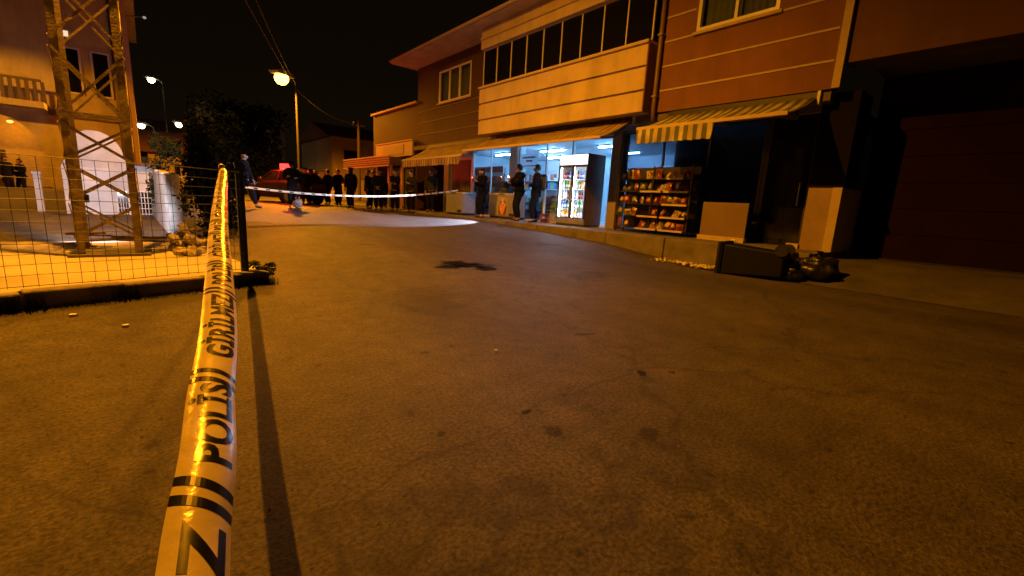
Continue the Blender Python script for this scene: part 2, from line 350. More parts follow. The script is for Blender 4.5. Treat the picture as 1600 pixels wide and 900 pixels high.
# right part with stripes and window
wp('front_wall', MB().box((9.3, 2.92, 3.28), (9.6, 3.98, 7.4)).box((9.3, 5.60, 3.28), (9.6, 6.465, 7.4)).box((9.3, 3.98, 3.28), (9.6, 5.60, 4.78)).box((9.3, 3.98, 6.15), (9.6, 5.60, 7.4)), RUST)
wp('upper_wall_return', MB().box((9.302, 6.467, 4.78), (9.9, 6.488, 7.4)), RUST)
for z in (3.72, 4.235, 4.75, 5.25, 5.75):
    if z in (4.75, 5.25, 5.75):
        wp('wall_stripe', MB().box((9.286, 2.95, z), (9.298, 3.95, z + .035)), TRIM); wp('wall_stripe', MB().box((9.286, 5.66, z), (9.298, 6.34, z + .035)), TRIM)
    else: wp('wall_stripe', MB().box((9.286, 2.95, z), (9.298, 6.34, z + .035)), TRIM)
window(9.33, 3.98, 5.60, 4.80, 6.13, 2, fr=.07, proud=.05)
wp('corner_trim', MB().box((9.262, 2.80, 3.28), (9.32, 2.918, 7.4)), TRIM)
pp = wp('drainpipe', MB().tube([(9.21, 6.40, 7.2), (9.21, 6.40, 3.35), (9.25, 6.42, 3.15), (10.1, 6.5, 2.95)], 0.05, 10), mat('pipe_brown', (.16, .10, .06), .5, var=.2), smooth=True)
for z in (3.6, 4.9, 6.2): wpart(pp, 'pipe_clamp', MB().box((9.15, 6.335, z), (9.285, 6.464, z + .035)), GALV)
wp('floor_slab', MB().box((9.36, 2.93, 3.10), (14.5, 18.78, 3.262)), CONC)
# eave and roof
ev = wp('eave', MB().prism([(8.46, 6.56), (12.0, 6.56), (12.0, 6.72), (8.46, 6.66)], 2.7, 19.15), CREAM)
wpart(ev, 'gutter', MB().tube([(8.42, 2.7, 6.63), (8.42, 19.15, 6.63)], .055, 8), TRIM)
wp('roof', MB().prism([(8.44, 6.665), (12.0, 7.9), (16, 6.665), (16, 6.5), (12.1, 6.73)], 2.72, 19.12), TILE)

# ground floor
FX = 10.2
wp('shop_floor', MB().box((10.605, 3.2, PZ - .05), (14.5, 17.2, PZ + .012)), mat('floor_tile', (.45, .46, .47), .35, var=.1))
wp('back_wall', MB().box((14.5, 3.0, PZ), (14.6, 17.3, 3.1)), INWALL)
wp('side_wall', MB().box((FX, 17.0, PZ), (14.5, 17.1, 3.1)), INWALL)
wp('side_wall', MB().box((FX + .25, 3.1, PZ), (14.5, 3.2, 3.1)), INWALL)
wp('partition_wall', MB().box((11.3, 6.9, PZ), (14.5, 7.0, 3.1)), INWALL)
wp('shop_ceiling', MB().box((FX, 3.2, 3.04), (14.5, 17.0, 3.09)), mat('ceiling_white', (.66, .68, .70), .8, var=.05))
wp('shop_pillar', MB().box((FX - .12, 12.34, PZ), (FX + .3, 12.74, 3.1)), WHITE)
wp('shop_pillar', MB().box((FX - .12, 7.9, PZ), (FX + .25, 8.2, 3.1)), mat('shaded_pillar_paint', (.24, .20, .15), .8, var=.1))  # shade is mixed into this pillar's paint colour
wp('shop_pillar', MB().box((FX - .12, 16.9, PZ), (FX + .3, 17.3, 3.1)), CREAM)
def shopwin(y0, y1, n, zb=PZ, zt=3.06, gl=GLASS, fm=PVC):
    fr = .05
    W = wp('shop_window', MB().box((FX - .03, y0, zb), (FX + .03, y0 + fr, zt)).box((FX - .03, y1 - fr, zb), (FX + .03, y1, zt)).box((FX - .028, y0 + fr, zb), (FX + .03, y1 - fr, zb + fr)).box((FX - .028, y0 + fr, zt - fr), (FX + .03, y1 - fr, zt)), fm)
    d = (y1 - y0 - 2 * fr) / n
    for i in range(n):
        a = y0 + fr + i * d
        wpart(W, 'pane', MB().box((FX - .004, a + .002, zb + fr + .002), (FX + .004, a + d - .002, zt - fr - .002)), gl)
        if i: wpart(W, 'mullion', MB().box((FX - .026, a - .02, zb + fr), (FX + .026, a + .02, zt - fr)), fm)
    return W
shopwin(12.76, 15.2, 2)
shopwin(10.9, 12.32, 1)
shopwin(8.22, 9.8, 1)
D = wp('shop_door', MB().box((FX - .04, 15.22, PZ), (FX + .04, 15.30, 2.75)).box((FX - .04, 16.80, PZ), (FX + .04, 16.88, 2.75)).box((FX - .038, 15.30, 2.66), (FX + .04, 16.80, 2.75)), PVC)
wpart(D, 'door_leaf', MB().box((FX - .02, 15.302, PZ + .01), (FX + .02, 16.798, 2.658)), DARKWOOD)
wpart(D, 'door_panel', MB().box((FX - .035, 15.45, 1.6), (FX - .021, 16.65, 2.5)), DARKWOOD, bevel=.01)
wpart(D, 'handle', MB().tube([(FX - .06, 15.42, 1.4), (FX - .06, 15.42, 1.6)], .012), GALV)
wp('door_header', MB().box((FX - .03, 15.22, 2.752), (FX + .03, 16.88, 3.06)), INWALL)
BLKF = mat('dark_frame', (.02, .018, .016), .5, var=.2)
shopwin(4.2, 7.88, 3, zb=PZ, gl=glass('dim_glass', (.35, .4, .45)), fm=BLKF)
dd = wp('dark_shop_door', MB().box((FX - .03, 3.25, PZ), (FX + .03, 4.16, 3.06)), BLACKGLASS)
wpart(dd, 'door_frame', MB().box((FX - .05, 3.22, PZ), (FX - .032, 3.30, 3.06)).box((FX - .05, 4.10, PZ), (FX - .032, 4.18, 3.06)), BLKF)
wpart(dd, 'handle', MB().tube([(FX - .09, 3.42, 1.3), (FX - .09, 3.42, 1.75)], .014), GALV)
# corner pillar between shop and garage
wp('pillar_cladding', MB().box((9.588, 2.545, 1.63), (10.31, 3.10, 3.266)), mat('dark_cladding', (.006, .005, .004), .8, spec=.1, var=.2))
wp('corner_pillar', MB().box((9.6, 2.70, .36), (10.3, 3.09, 3.27)), mat('ochre_render', (.26, .19, .11), .85, var=.2, scale=2, bump=.3))
wp('pillar_trim', MB().box((9.57, 2.555, .36), (10.85, 2.698, 1.628)), TRIM)
wp('pillar_plinth', MB().box((9.55, 3.092, PZ - .01), (9.72, 3.3, PZ + .09)), TRIM)

# low beige panel beside the dark door, seen as a separate board
bd = empty('wall_board', (9.62, 4.6, PZ), label='low beige board standing against the dark shop window', cat='board')
wpart(bd, 'panel', MB().box((9.60, 4.12, PZ + .10), (9.63, 5.10, 1.30)), mat('beige_board', (.17, .12, .065), .8, var=.15, scale=2))
wpart(bd, 'base_rail', MB().box((9.54, 4.10, PZ), (9.66, 5.12, PZ + .10)), TRIM)
wpart(bd, 'support', MB().bar((9.63, 4.3, 1.1), (10.0, 4.3, PZ), .04), BLKF); wpart(bd, 'support', MB().bar((9.63, 4.9, 1.1), (10.0, 4.9, PZ), .04), BLKF)

# lit interior: ceiling fluorescent fittings
TUBE = emitter('fluorescent', (0.31, 0.60, 1.0), 400)
for i, (x, y, wh) in enumerate(((11.6, 15.0, 'nearest the brown door'), (11.6, 12.2, 'over the counter'), (11.6, 9.4, 'behind the drinks fridge'), (13.3, 13.6, 'at the back near the door'), (13.3, 10.2, 'at the back of the shop'))):
    t = empty('ceiling_light', (x, y, 3.03), label='lit white fluorescent ceiling light ' + wh, cat='ceiling light', group='shop ceiling lights')
    MB().box((-.09, -.62, -.03), (.09, .62, 0)).build('housing', WHITE, t)
    MB().tube([(0, -.58, -.05), (0, .58, -.05)], .019, 8).build('tube', TUBE, t)

# ---------------------------------------------------------------- block at the far end, its sign and the flat canopy
Cb = empty('end_building', (9.6, 21, PZ), label='low russet building at the far end of the shop row', cat='building')
wpart(Cb, 'wall', MB().box((9.62, 18.93, .3), (16, 24.0, 5.15)), mat('dark_russet_render', (.06, .028, .017), .88, var=.2, scale=1))
wpart(Cb, 'coping', MB().box((9.5, 18.92, 5.152), (16, 24.1, 5.24)), TRIM)
wpart(Cb, 'shop_front', MB().box((9.58, 19.1, .5), (9.618, 23.6, 2.6)), BLACKGLASS)
for yy in (20.2, 21.7, 23.2): wpart(Cb, 'front_post', MB().box((9.5, yy, .4), (9.578, yy + .22, 2.75)), CREAM)
sg = empty('signboard', (9.5, 21.2, 3.2), label='plain ochre signboard above the far end shop front', cat='sign')
wpart(sg, 'board', MB().box((9.46, 19.1, 2.92), (9.55, 23.3, 3.58)), mat('ochre_sign', (.34, .25, .12), .7, var=.12))
wpart(sg, 'panel', MB().box((9.445, 20.0, 3.02), (9.458, 22.4, 3.46)), mat('ochre_panel', (.26, .18, .08), .7, var=.12))
wpart(sg, 'edge', MB().box((9.43, 19.08, 3.582), (9.56, 23.32, 3.63)), TRIM)
cn = empty('flat_canopy', (8.9, 23.3, .5), label='flat ribbed canopy on thin posts beyond the shop row', cat='canopy')
RIB = mat('canopy_metal', (.40, .27, .18), .5, var=.15)
wpart(cn, 'roof_sheet', MB().box((8.86, 20.2, 2.50), (9.42, 26.4, 2.86)), mat('canopy_brown', (.20, .11, .07), .6, var=.2))
for i, (z, h) in enumerate(((2.42, .06), (2.56, .03), (2.66, .03), (2.76, .03), (2.87, .055))): wpart(cn, 'rib', MB().box((8.80, 20.15, z), (8.858, 26.45, z + h)), RIB)
for yy in (20.25, 23.2, 26.2): wpart(cn, 'post', MB().box((8.95, yy, .4), (9.03, yy + .08, 2.498)), mat('canopy_post', (.36, .27, .16), .7, var=.1))

# ---------------------------------------------------------------- awnings
AW = stripes('awning_cloth', (.46, .42, .30), (.10, .12, .05), .19)
AW2 = stripes('awning_cloth_brown', (.36, .28, .14), (.17, .12, .06), .19)
def awning(label, y0, y1, xf, zf, xb, zb, cloth, v0, v1, vd, n=14):
    A = empty('awning', (xb, (y0 + y1) / 2, zb), label=label, cat='awning')
    mb = MB(); N = n; vs = []
    for k in range(N + 1):
        yy = y0 + (y1 - y0) * k / N
        for t in range(5):
            s = t / 4; sag = -.05 * math.sin(PI * s) * (1 + .4 * math.sin(k * 1.7)) + .008 * math.sin(k * 2.1 + t)
            vs.append((xb + (xf - xb) * s, yy, zb + (zf - zb) * s + sag))
    mb.add(vs, [(k*5+t, (k+1)*5+t, (k+1)*5+t+1, k*5+t+1) for k in range(N) for t in range(4)])
    c = wpart(A, 'canopy_cloth', mb, cloth, smooth=True)
    so = c.modifiers.new('thick', 'SOLIDIFY'); so.thickness = .004
    wpart(A, 'front_bar', MB().box((xf - .035, y0, zf - .045), (xf + .025, y1, zf + .02)), TRIM, bevel=.008)
    wpart(A, 'cassette', MB().box((xb - .02, y0, zb - .02), (xb + .12, y1, zb + .09)), BLKF)
    for yy in (y0 + .25, (y0 + y1) / 2, y1 - .25):
        a = wpart(A, 'arm', MB().bar((xb, yy, zb - .14), ((xf + xb) / 2 - .05, yy - .18, (zb + zf) / 2 - .22), .05).bar(((xf + xb) / 2 - .05, yy - .18, (zb + zf) / 2 - .22), (xf + .03, yy, zf - .03), .045), GALV)
    if v1 > v0:
        mb = MB(); N = 40; vs = []
        for k in range(N + 1):
            yy = v0 + (v1 - v0) * k / N; sc_ = .018 * abs(math.sin(k * PI / 4)); sw = .02 * math.sin(k * .8)
            d = vd + sc_
            if k == 0: d = vd * .55
            vs += [(xf - .037, yy, zf - .04), (xf - .04 + sw, yy, zf - .04 - d)]
        mb.add(vs, [(2*k, 2*k+2, 2*k+3, 2*k+1) for k in range(N)])
        wpart(A, 'valance', mb, cloth)
    wpart(A, 'bracket', MB().box((xb - .04, y0 - .05, zb - .12), (xb + .1, y0 - .004, zb + .1)), PVC)
    return A
awning('striped awning with hanging valance above the snack rack', 3.12, 6.05, 8.2, 2.74, 9.33, 3.17, AW, 4.35, 6.03, .27)
awning('brown striped awning over the lit shop window and fridge', 7.02, 12.9, 8.2, 2.66, 9.33, 3.2, AW2, 0, 0, 0, 24)
awning('brown striped awning with short valance over the brown door', 12.98, 17.4, 8.2, 2.52, 9.33, 3.12, AW2, 13.0, 17.35, .24, 20)

# ================================================================== GARAGE BUILDING at the right
G = empty('garage_building', (9.8, -2, .36), label='brown building with a wide dark garage opening at the right edge', cat='building')
wpart(G, 'upper_wall', MB().box((9.36, -9, 3.68), (9.7, 2.798, 8)), RUST2)
wpart(G, 'opening_soffit', MB().box((9.70, -9, 3.68), (12, 2.55, 3.8)), CONC)
gd = wpart(G, 'garage_door', MB().box((10.76, -6, .37), (10.8, 2.54, 3.679)), GARAGE)
for i in range(7): wpart(gd, 'door_panel', MB().box((10.745, -5.95, .40 + i * .465), (10.759, 2.5, .40 + i * .465 + .458)), GARAGE, bevel=.004)
wpart(gd, 'bottom_rail', MB().box((10.70, -6, .372), (10.743, 2.53, .398)), BLKF)
wpart(G, 'side_wall', MB().box((9.5, -9, .3), (10.2, -6.01, 3.679)), RUST2)

# ================================================================== STREET LAMPS
LAMPGLOW = emitter('sodium_glow', (1.0, 0.50, 0.06), 14)
def street_lamp(loc, h, arm, label, power, head_scale=1.0, glow=LAMPGLOW, soft=.18, col=SODIUM):
    gx, gy, gz = loc; T = empty('street_lamp', loc, label=label, cat='street lamp')
    MB().lathe([(.12, 0), (.12, .5), (.075, .55), (.05, h)], 10).build('pole', mat('pole_paint', (.014, .012, .011), .85, spec=.1, var=.2), T, smooth=True)
    ax, ay = arm; e = Vector((ax, ay, h + .38)); d = Vector((ax, ay, 0)).normalized()
    MB().tube([(0, 0, h - .05), (ax * .15, ay * .15, h + .18), (ax * .5, ay * .5, h + .32), e], .035, 8).build('arm', GALV, T, smooth=True)
    q = d.to_track_quat('X', 'Z').to_matrix().to_4x4(); q.translation = e
    def tr(mb): mb.v = [tuple(q @ Vector(v)) for v in mb.v]; return mb
    s = head_scale
    tr(MB().prism([(-.1*s, .0), (.1*s, .07*s), (.5*s, .07*s), (.62*s, .0), (.55*s, -.05*s), (-.05*s, -.05*s)], -.14*s, .14*s)).build('lamp_head', GREYPL, T, bevel=.015)
    mb = MB(); mb.lathe([(.02*s, -.30*s), (.11*s, -.27*s), (.17*s, -.19*s), (.18*s, -.11*s), (.16*s, -.052*s)], 14, (.30*s, 0, 0))
    tr(mb).build('lamp_lens', glow, T, smooth=True)
    if power:
        hp = q @ Vector((.30*s, 0, -.34*s))
        light('SPOT', Vector(loc) + hp, power, col, soft, aim=Vector(loc) + hp - Vector((0, 0, 1)), spot=172, blend=.18)
    return T
street_lamp((8.02, 33.0, .50), 7.3, (-.45, -.35), 'tall street lamp glowing orange at the end of the street', P_FAR, 2.3)
street_lamp((-9.0, 24.5, YZ), 7.6, (.5, .3), 'street lamp lighting the yard and the ochre house from the left', 5200, 1.2)
FARGLOW = emitter('far_lamp_glow', (1.0, 0.78, 0.36), 30)
street_lamp((2.0, 60, 1.0), 9.9, (-.5, -.4), 'small distant street lamp, highest of the three far lamps', 110, 1.7, FARGLOW, col=(1, .7, .3))
street_lamp((1.0, 62, .6), 6.0, (-.6, -.4), 'small distant street lamp just right of the corner of the left house', 110, 1.7, FARGLOW, col=(1, .7, .3))
street_lamp((4.15, 60, .6), 6.4, (-.65, -.3), 'small distant street lamp on a bent arm, rightmost of the three far lamps', 110, 1.7, FARGLOW, col=(1, .7, .3))

# lattice mast with its own street lamp on an arm
mx0, mx1, my0, my1 = -.70, -.11, 7.18, 7.74; mt_ = 9.3
T = empty('lattice_mast', ((mx0 + mx1) / 2, (my0 + my1) / 2, YZ), label='rusty steel lattice mast standing behind the wire fence', cat='mast')
mb = MB().box((mx0 - .08, my0 - .08, YZ - .02), (mx1 + .08, my1 + .08, YZ + .03)); wpart(T, 'footing', mb, CONC)
for (x, y, sx, sy) in ((mx0, my0, 1, 1), (mx1, my0, -1, 1), (mx0, my1, 1, -1), (mx1, my1, -1, -1)):
    L1 = .072; t = .012
    pts = [(0, 0), (L1, 0), (L1, t), (t, t), (t, L1), (0, L1)]; pts = [(x + sx * a, y + sy * b) for a, b in pts]
    wpart(T, 'leg', MB().prism(pts, YZ + .03, mt_, axis=2), STEEL)
zz = [.34, .79, 1.24, 1.69] + [1.69 + .8 * i for i in range(1, 10)]
for z0, z1 in zip(zz, zz[1:]):
    for (a, b) in (((mx0, my0), (mx1, my0)), ((mx0, my1), (mx1, my1)), ((mx0, my0), (mx0, my1)), ((mx1, my0), (mx1, my1))):
        g = (z1 - z0) * .06
        off = Vector((0, -.008, 0)) if a[1] == b[1] == my0 else (Vector((0, .008, 0)) if a[1] == b[1] else (Vector((-.008, 0, 0)) if a[0] == mx0 else Vector((.008, 0, 0))))
        bwd = .028 if a[1] == b[1] == my0 else .022
        wpart(T, 'brace', MB().bar(Vector((*a, z0 + g)) + off, Vector((*b, z1 - g)) + off, bwd, .008, up=tuple(off)), STEEL)
        wpart(T, 'brace', MB().bar(Vector((*a, z1 - g)) + off * 2.2, Vector((*b, z0 + g)) + off * 2.2, bwd, .008, up=tuple(off)), STEEL)
for z in (1.72, 4.1, 6.5): wpart(T, 'collar', MB().box((mx0 - .014, my0 - .03, z), (mx1 + .014, my0 - .018, z + .06)), STEEL)
wpart(T, 'cable', MB().tube([(mx1 - .05, my1 - .06, YZ + .03), (mx1 - .04, my1 - .05, 3), (mx1 - .05, my1 - .06, 9)], .02, 6), BLACKPL)
S2 = Vector((-.35, 6.85, 8.95))
wpart(T, 'lamp_arm', MB().tube([(S2.x, my0 - .02, 8.9), (S2.x, my0 - .1, 9.12), (S2.x, S2.y + .2, 9.18)], .035, 8), GALV)
wpart(T, 'lamp_head', MB().prism([(S2.y - .35, 9.05), (S2.y - .2, 9.2), (S2.y + .3, 9.2), (S2.y + .4, 9.05)], S2.x - .15, S2.x + .15, axis=0), GREYPL)
wpart(T, 'lamp_lens', MB().lathe([(.03, -.1), (.1, -.06), (.13, 0)], 12, (S2.x, S2.y, 9.045)), LAMPGLOW)
light('SPOT', S2 - Vector((0, 0, .10)), P_NEAR, SODIUM, .045, aim=(1.5, 8.6, 0), spot=144, blend=.78)

# white floodlight clamped low on the mast, lighting the shed
fl = empty('floodlight', (mx0 + .05, my1 + .1, YZ + .66), label='white floodlight clamped low on the back of the lattice mast', cat='floodlight')
MB().box((-.06, -.03, -.05), (.06, .03, .05)).build('housing', BLACKMETAL, fl, bevel=.008)
MB().box((-.05, .031, -.04), (.05, .034, .04)).build('lens', emitter('flood_lens', (.86, .88, 1), 25), fl)
MB().bar((0, -.09, -.02), (0, -.031, -.02), .03).build('clamp', GALV, fl)
light('SPOT', (mx0 + .05, my1 + .16, YZ + .66), 700, (.80, .82, 1.0), .04, aim=(-.45, 13.2, .1), spot=66, blend=.6)

# ================================================================== WIRE FENCE AND NEAR POST
F = empty('wire_fence', (fA.x, fA.y, YZ), label='green wire mesh fence panel along the yard kerb', cat='fence')
FENCE = mat('fence_green', (.022, .03, .02), .5, metal=.2, var=.3)
mb = MB(); L_ = 6.2; hz = 1.06
def fp(s, z): q = fA + fd * s; return (q.x, q.y, z)
for i in range(int(L_ / .085)): mb.tube([fp(.06 + i * .085, YZ + .03), fp(.06 + i * .085 + random.uniform(-.004, .004), YZ + hz)], .0019, 4, cap=False)
for i in range(13): mb.tube([fp(.05 + L_ * t / 12, YZ + .04 + i * .085 + .006 * math.sin(t * 2.2 + i)) for t in range(13)], .002 if i % 4 else .003, 4, cap=False)
tag(wpart(F, 'wire_mesh', mb, FENCE), kind='stuff')
for s in (2.1, 4.2, 6.25): q = fA + fd * s; wpart(F, 'post', MB().box((q.x - .025, q.y - .025, 0), (q.x + .025, q.y + .025, 1.27)), FENCE)
PT = empty('fence_post', (.76, 5.55, .05), label='dark steel fence post with the police tape tied to its top', cat='post')
wpart(PT, 'shaft', MB().box((.725, 5.515, -.05), (.795, 5.585, 1.285)), FENCE, bevel=.004)
wpart(PT, 'cap', MB().box((.718, 5.508, 1.286), (.802, 5.592, 1.305)), BLACKPL)
wpart(PT, 'stay', MB().bar((.62, 5.53, 1.22), (.73, 5.55, 1.22), .05, .05), FENCE)
wpart(PT, 'end_post', MB().box((.585, 5.50, .0), (.625, 5.54, 1.27)), FENCE)

# ================================================================== POLICE TAPE
TAPE = mat('tape_plastic', (.60, .53, .33), .24, var=.12, scale=9, spec=.55, bump=.22, bscale=16)
TINK = mat('tape_ink', (.008, .008, .010), .25, var=0, spec=.5)
ctrl = [Vector(p) for p in ((.615, 5.58, 1.245), (.34, 3.28, 1.02), (.21, 2.23, .893), (.15, 1.68, .83), (.09, 1.13, .762), (.05, .86, .722), (.03, .70, .692), (.01, .60, .664), (-.003, .52, .642), (-.03, .36, .60), (-.06, .12, .54))]
# dense centre line (Catmull-Rom)
cl = []
for i in range(len(ctrl) - 1):
    p0 = ctrl[max(i-1, 0)]; p1 = ctrl[i]; p2 = ctrl[i+1]; p3 = ctrl[min(i+2, len(ctrl)-1)]
    n_ = max(4, int((p2 - p1).length / .02))
    for k in range(n_):
        t = k / n_; cl.append(.5 * ((2*p1) + (p2-p0)*t + (2*p0-5*p1+4*p2-p3)*t*t + (3*p1-p0-3*p2+p3)*t*t*t))
cl.append(ctrl[-1])
arc = [0]
for a, b in zip(cl, cl[1:]): arc.append(arc[-1] + (b - a).length)
def tape_pt(s, u, lift=0.0, W=.078):
    """s: metres from the post, u: -0.5 (right edge) .. 0.5 (left edge)"""
    import bisect
    i = min(max(bisect.bisect(arc, s) - 1, 0), len(cl) - 2); t = (s - arc[i]) / max(1e-9, arc[i+1] - arc[i])
    p = cl[i].lerp(cl[i+1], t); d = (cl[min(i+2, len(cl)-1)] - cl[max(i-1, 0)]).normalized()
    side = d.cross(Vector((0, 0, 1))).normalized()          # left when looking from camera to post
    nrm = d.cross(side)
    ease = min(1, s / .35)                                   # gathered at the knot
    roll = .10 + .10 * math.sin(s * 2.1) + .5 * (1 - ease)
    c, sn = math.cos(roll), math.sin(roll); side, nrm = side * c + nrm * sn, nrm * c - side * sn
    if nrm.z < 0: nrm = -nrm
    Wd = W * (.35 + .65 * ease)
    # bowed cross-section, right edge rolled down further
    th0 = 1.15; a = (-u + .14) * th0 * 1.5; R_ = Wd / (th0 * 1.5)
    wob = .0035 * math.sin(s * 9) * ease
    return p + side * (-R_ * math.sin(a)) + nrm * (R_ * (math.cos(a) - 1) + lift + wob * u)
TP = empty('police_tape', (.05, .86, .72), label='yellowish police cordon tape stretched from the foreground to the fence post', cat='cordon tape')
mb = MB(); NS = 330; NU = 14; vs = []
for i in range(NS + 1):
    for j in range(NU + 1): vs.append(tape_pt(arc[-1] * i / NS, .5 - j / NU))
mb.add(vs, [(i*(NU+1)+j, (i+1)*(NU+1)+j, (i+1)*(NU+1)+j+1, i*(NU+1)+j+1) for i in range(NS) for j in range(NU)])
rb = wpart(TP, 'ribbon', mb, TAPE, smooth=True)
def tape_text(word, s_near, length, hgt=.58, u0=-.075):
    cu = bpy.data.curves.new('t', 'FONT'); cu.body = word; cu.shear = .22; cu.offset = .034; cu.space_character = 1.08; cu.resolution_u = 3
    to = bpy.data.objects.new('t', cu); C.objects.link(to); dg = bpy.context.evaluated_depsgraph_get()
    me = bpy.data.meshes.new_from_object(to.evaluated_get(dg)); bpy.data.objects.remove(to)
    bm = bmesh.new(); bm.from_mesh(me)
    xs_ = [v.co.x for v in bm.verts]; ys_ = [v.co.y for v in bm.verts]; x0, x1, y0, y1 = min(xs_), max(xs_), min(ys_), max(ys_)
    cap = .70
    bmesh.ops.triangulate(bm, faces=bm.faces)
    for _ in range(3):
        es = [e for e in bm.edges if e.calc_length() > .14]
        if not es: break
        bmesh.ops.subdivide_edges(bm, edges=es, cuts=1); bmesh.ops.triangulate(bm, faces=bm.faces)
    for v in bm.verts:
        s = s_near - (v.co.x - x0) / (x1 - x0) * length; u = u0 + (v.co.y / cap - .5) * hgt
        v.co = tape_pt(s, max(-.49, min(.49, u)), .0006)
    bm.to_mesh(me); bm.free(); me.materials.clear(); me.materials.append(TINK); me.name = 'lettering'
    o = link('lettering', me, TP); o.matrix_parent_inverse = Matrix.Translation(-TP.location); return o
def tape_slash(s):
    for ds in (0, .030):
        vs = []; N = 14
        for k in range(N + 1):
            u = .5 - k / N
            for e in (0, .015): vs.append(tape_pt(s + ds + e + (.5 - u) * .036, u, .0006))
        wpart(TP, 'slash_mark', MB().add(vs, [(2*k, 2*k+1, 2*k+3, 2*k+2) for k in range(N)]), TINK)
s = 4.990
tape_text('GİRİLMEZ', s + .575, .50)
seq = 0
while s > .5:
    tape_slash(s)
    if seq % 2 == 0: tape_text('POLİS', s - .004, .205); s -= .275
    else: tape_text('GİRİLMEZ', s - .03, .36); s -= .455
    seq += 1
wpart(TP, 'knot', MB().lathe([(.012, -.03), (.03, -.012), (.028, .015), (.012, .03)], 8, (.61, 5.56, 1.25)), TAPE, smooth=True)

T2 = empty('police_tape', (4.5, 13.8, .9), label='thin sagging cordon tape crossing the street in front of the crowd', cat='cordon tape')
a_, b_ = Vector((.16, 13.05, 1.28)), Vector((9.1, 14.55, 1.40)); mb = MB(); N = 90; vs = []
for k in range(N + 1):
    t = k / N; p_ = a_.lerp(b_, t) - Vector((0, 0, .36 * 4 * t * (1 - t))); tw = .25 * math.sin(t * 9) + .2 * math.sin(t * 23)
    d = Vector((math.sin(tw) * .3, math.sin(tw) * -.3, math.cos(tw))) * .026; vs += [p_ - d, p_ + d]
mb.add(vs, [(2*k, 2*k+2, 2*k+3, 2*k+1) for k in range(N)])
wpart(T2, 'ribbon', mb, TAPE, smooth=True)
for k in range(2, N - 1, 3):
    vs = [Vector(mb.v[2*k]).lerp(Vector(mb.v[2*k+1]), q) + Vector((-.004, -.004, 0)) for q in (.2, .8)] + [Vector(mb.v[2*k+2]).lerp(Vector(mb.v[2*k+3]), q) + Vector((-.004, -.004, 0)) for q in (.2, .8)]
    wpart(T2, 'printed_mark', MB().add(vs, [(0, 2, 3, 1)]), TINK)

# ================================================================== LEFT HOUSE, SHED, YARD WALL
OCH = mat('ochre_house_render', (.52, .46, .22), .88, streak=.22, var=.2, scale=1.2, bump=.3)
H = empty('house', (-3, 32.5, YZ), label='ochre two storey house with arched porch and balcony at the left edge', cat='house')
hx0, hx1, hy, hz_ = -16, -.22, 32.3, 10.4
# front wall built round the arched porch
arcX, arcR, arcS = -5.6, 1.75, 2.15
mb = MB(); ap = [(arcX - arcR, YZ)] + [(arcX - arcR * math.cos(PI * k / 14), arcS + arcR * math.sin(PI * k / 14)) for k in range(15)] + [(arcX + arcR, YZ)]
N = len(ap); top = [(x, 4.2) for x, z in ap]
for yy in (hy, hy + .35):
    pass
vs = [(x, hy, z) for x, z in ap] + [(x, hy, z) for x, z in top] + [(x, hy + .4, z) for x, z in ap]
fs = [(i, i+1, N+i+1, N+i) for i in range(1, N-2)] + [(i, i+1, 2*N+i+1, 2*N+i) for i in range(N-1)]
mb.add(vs, fs)
mb.box((hx0, hy + .002, YZ), (arcX - arcR, hy + .4, 4.2)); mb.box((arcX + arcR, hy + .002, YZ), (hx1, hy + .4, 4.2))
wpart(H, 'ground_floor_wall', mb, OCH)
wpart(H, 'porch_back_wall', MB().box((-9, hy + 2.2, YZ), (-2.5, hy + 2.3, 4.2)), mat('porch_render', (.46, .36, .20), .85, var=.15))
pd = wpart(H, 'porch_door', MB().box((-6.4, hy + 2.14, YZ), (-5.5, hy + 2.198, 2.3)), DARKWOOD)
plm = empty('porch_lamp', (-5.0, hy + 1.0, 3.55), label='small sodium lamp under the arched porch ceiling', cat='lamp')
MB().lathe([(.03, 0), (.10, .03), (.12, .10), (.04, .13)], 10).build('globe', emitter('porch_glow', (1, .55, .12), 3), plm); MB().bar((0, 0, .13), (0, 0, .5), .03).build('stem', GALV, plm)
light('POINT', (-5.0, hy + 1.0, 3.4), 110, SODIUM, .1)
wpart(H, 'upper_wall', MB().box((hx0, hy + .002, 4.202), (hx1, hy + .4, hz_)), OCH)
wpart(H, 'side_wall', MB().box((hx1 - .4, hy + .402, YZ), (hx1, hy + 10, hz_)), OCH)
wpart(H, 'corner_trim', MB().box((hx1 - .30, hy - .05, YZ), (hx1 + .03, hy, hz_)), mat('pale_corner', (.55, .42, .26), .8, var=.1))
wpart(H, 'downpipe', MB().tube([(hx1 - .62, hy - .1, YZ), (hx1 - .62, hy - .1, hz_)], .07), DARKWOOD)
bl = wpart(H, 'balcony_slab', MB().box((hx0, hy - 1.1, 4.22), (-3.5, hy, 4.5)), OCH)
for i in range(22): wpart(bl, 'baluster', MB().box((-9 + i * .26, hy - 1.05, 4.502), (-9 + i * .26 + .13, hy - .98, 5.4)), mat('balcony_iron', (.10, .075, .05), .7, var=.3))
wpart(bl, 'rail', MB().box((hx0, hy - 1.08, 5.402), (-3.5, hy - .95, 5.5)), MATS['balcony_iron'])
wpart(H, 'string_course', MB().box((-3.49, hy - .12, 4.05), (hx1 - .31, hy, 4.35)), mat('brown_band', (.10, .07, .045), .8, var=.2))
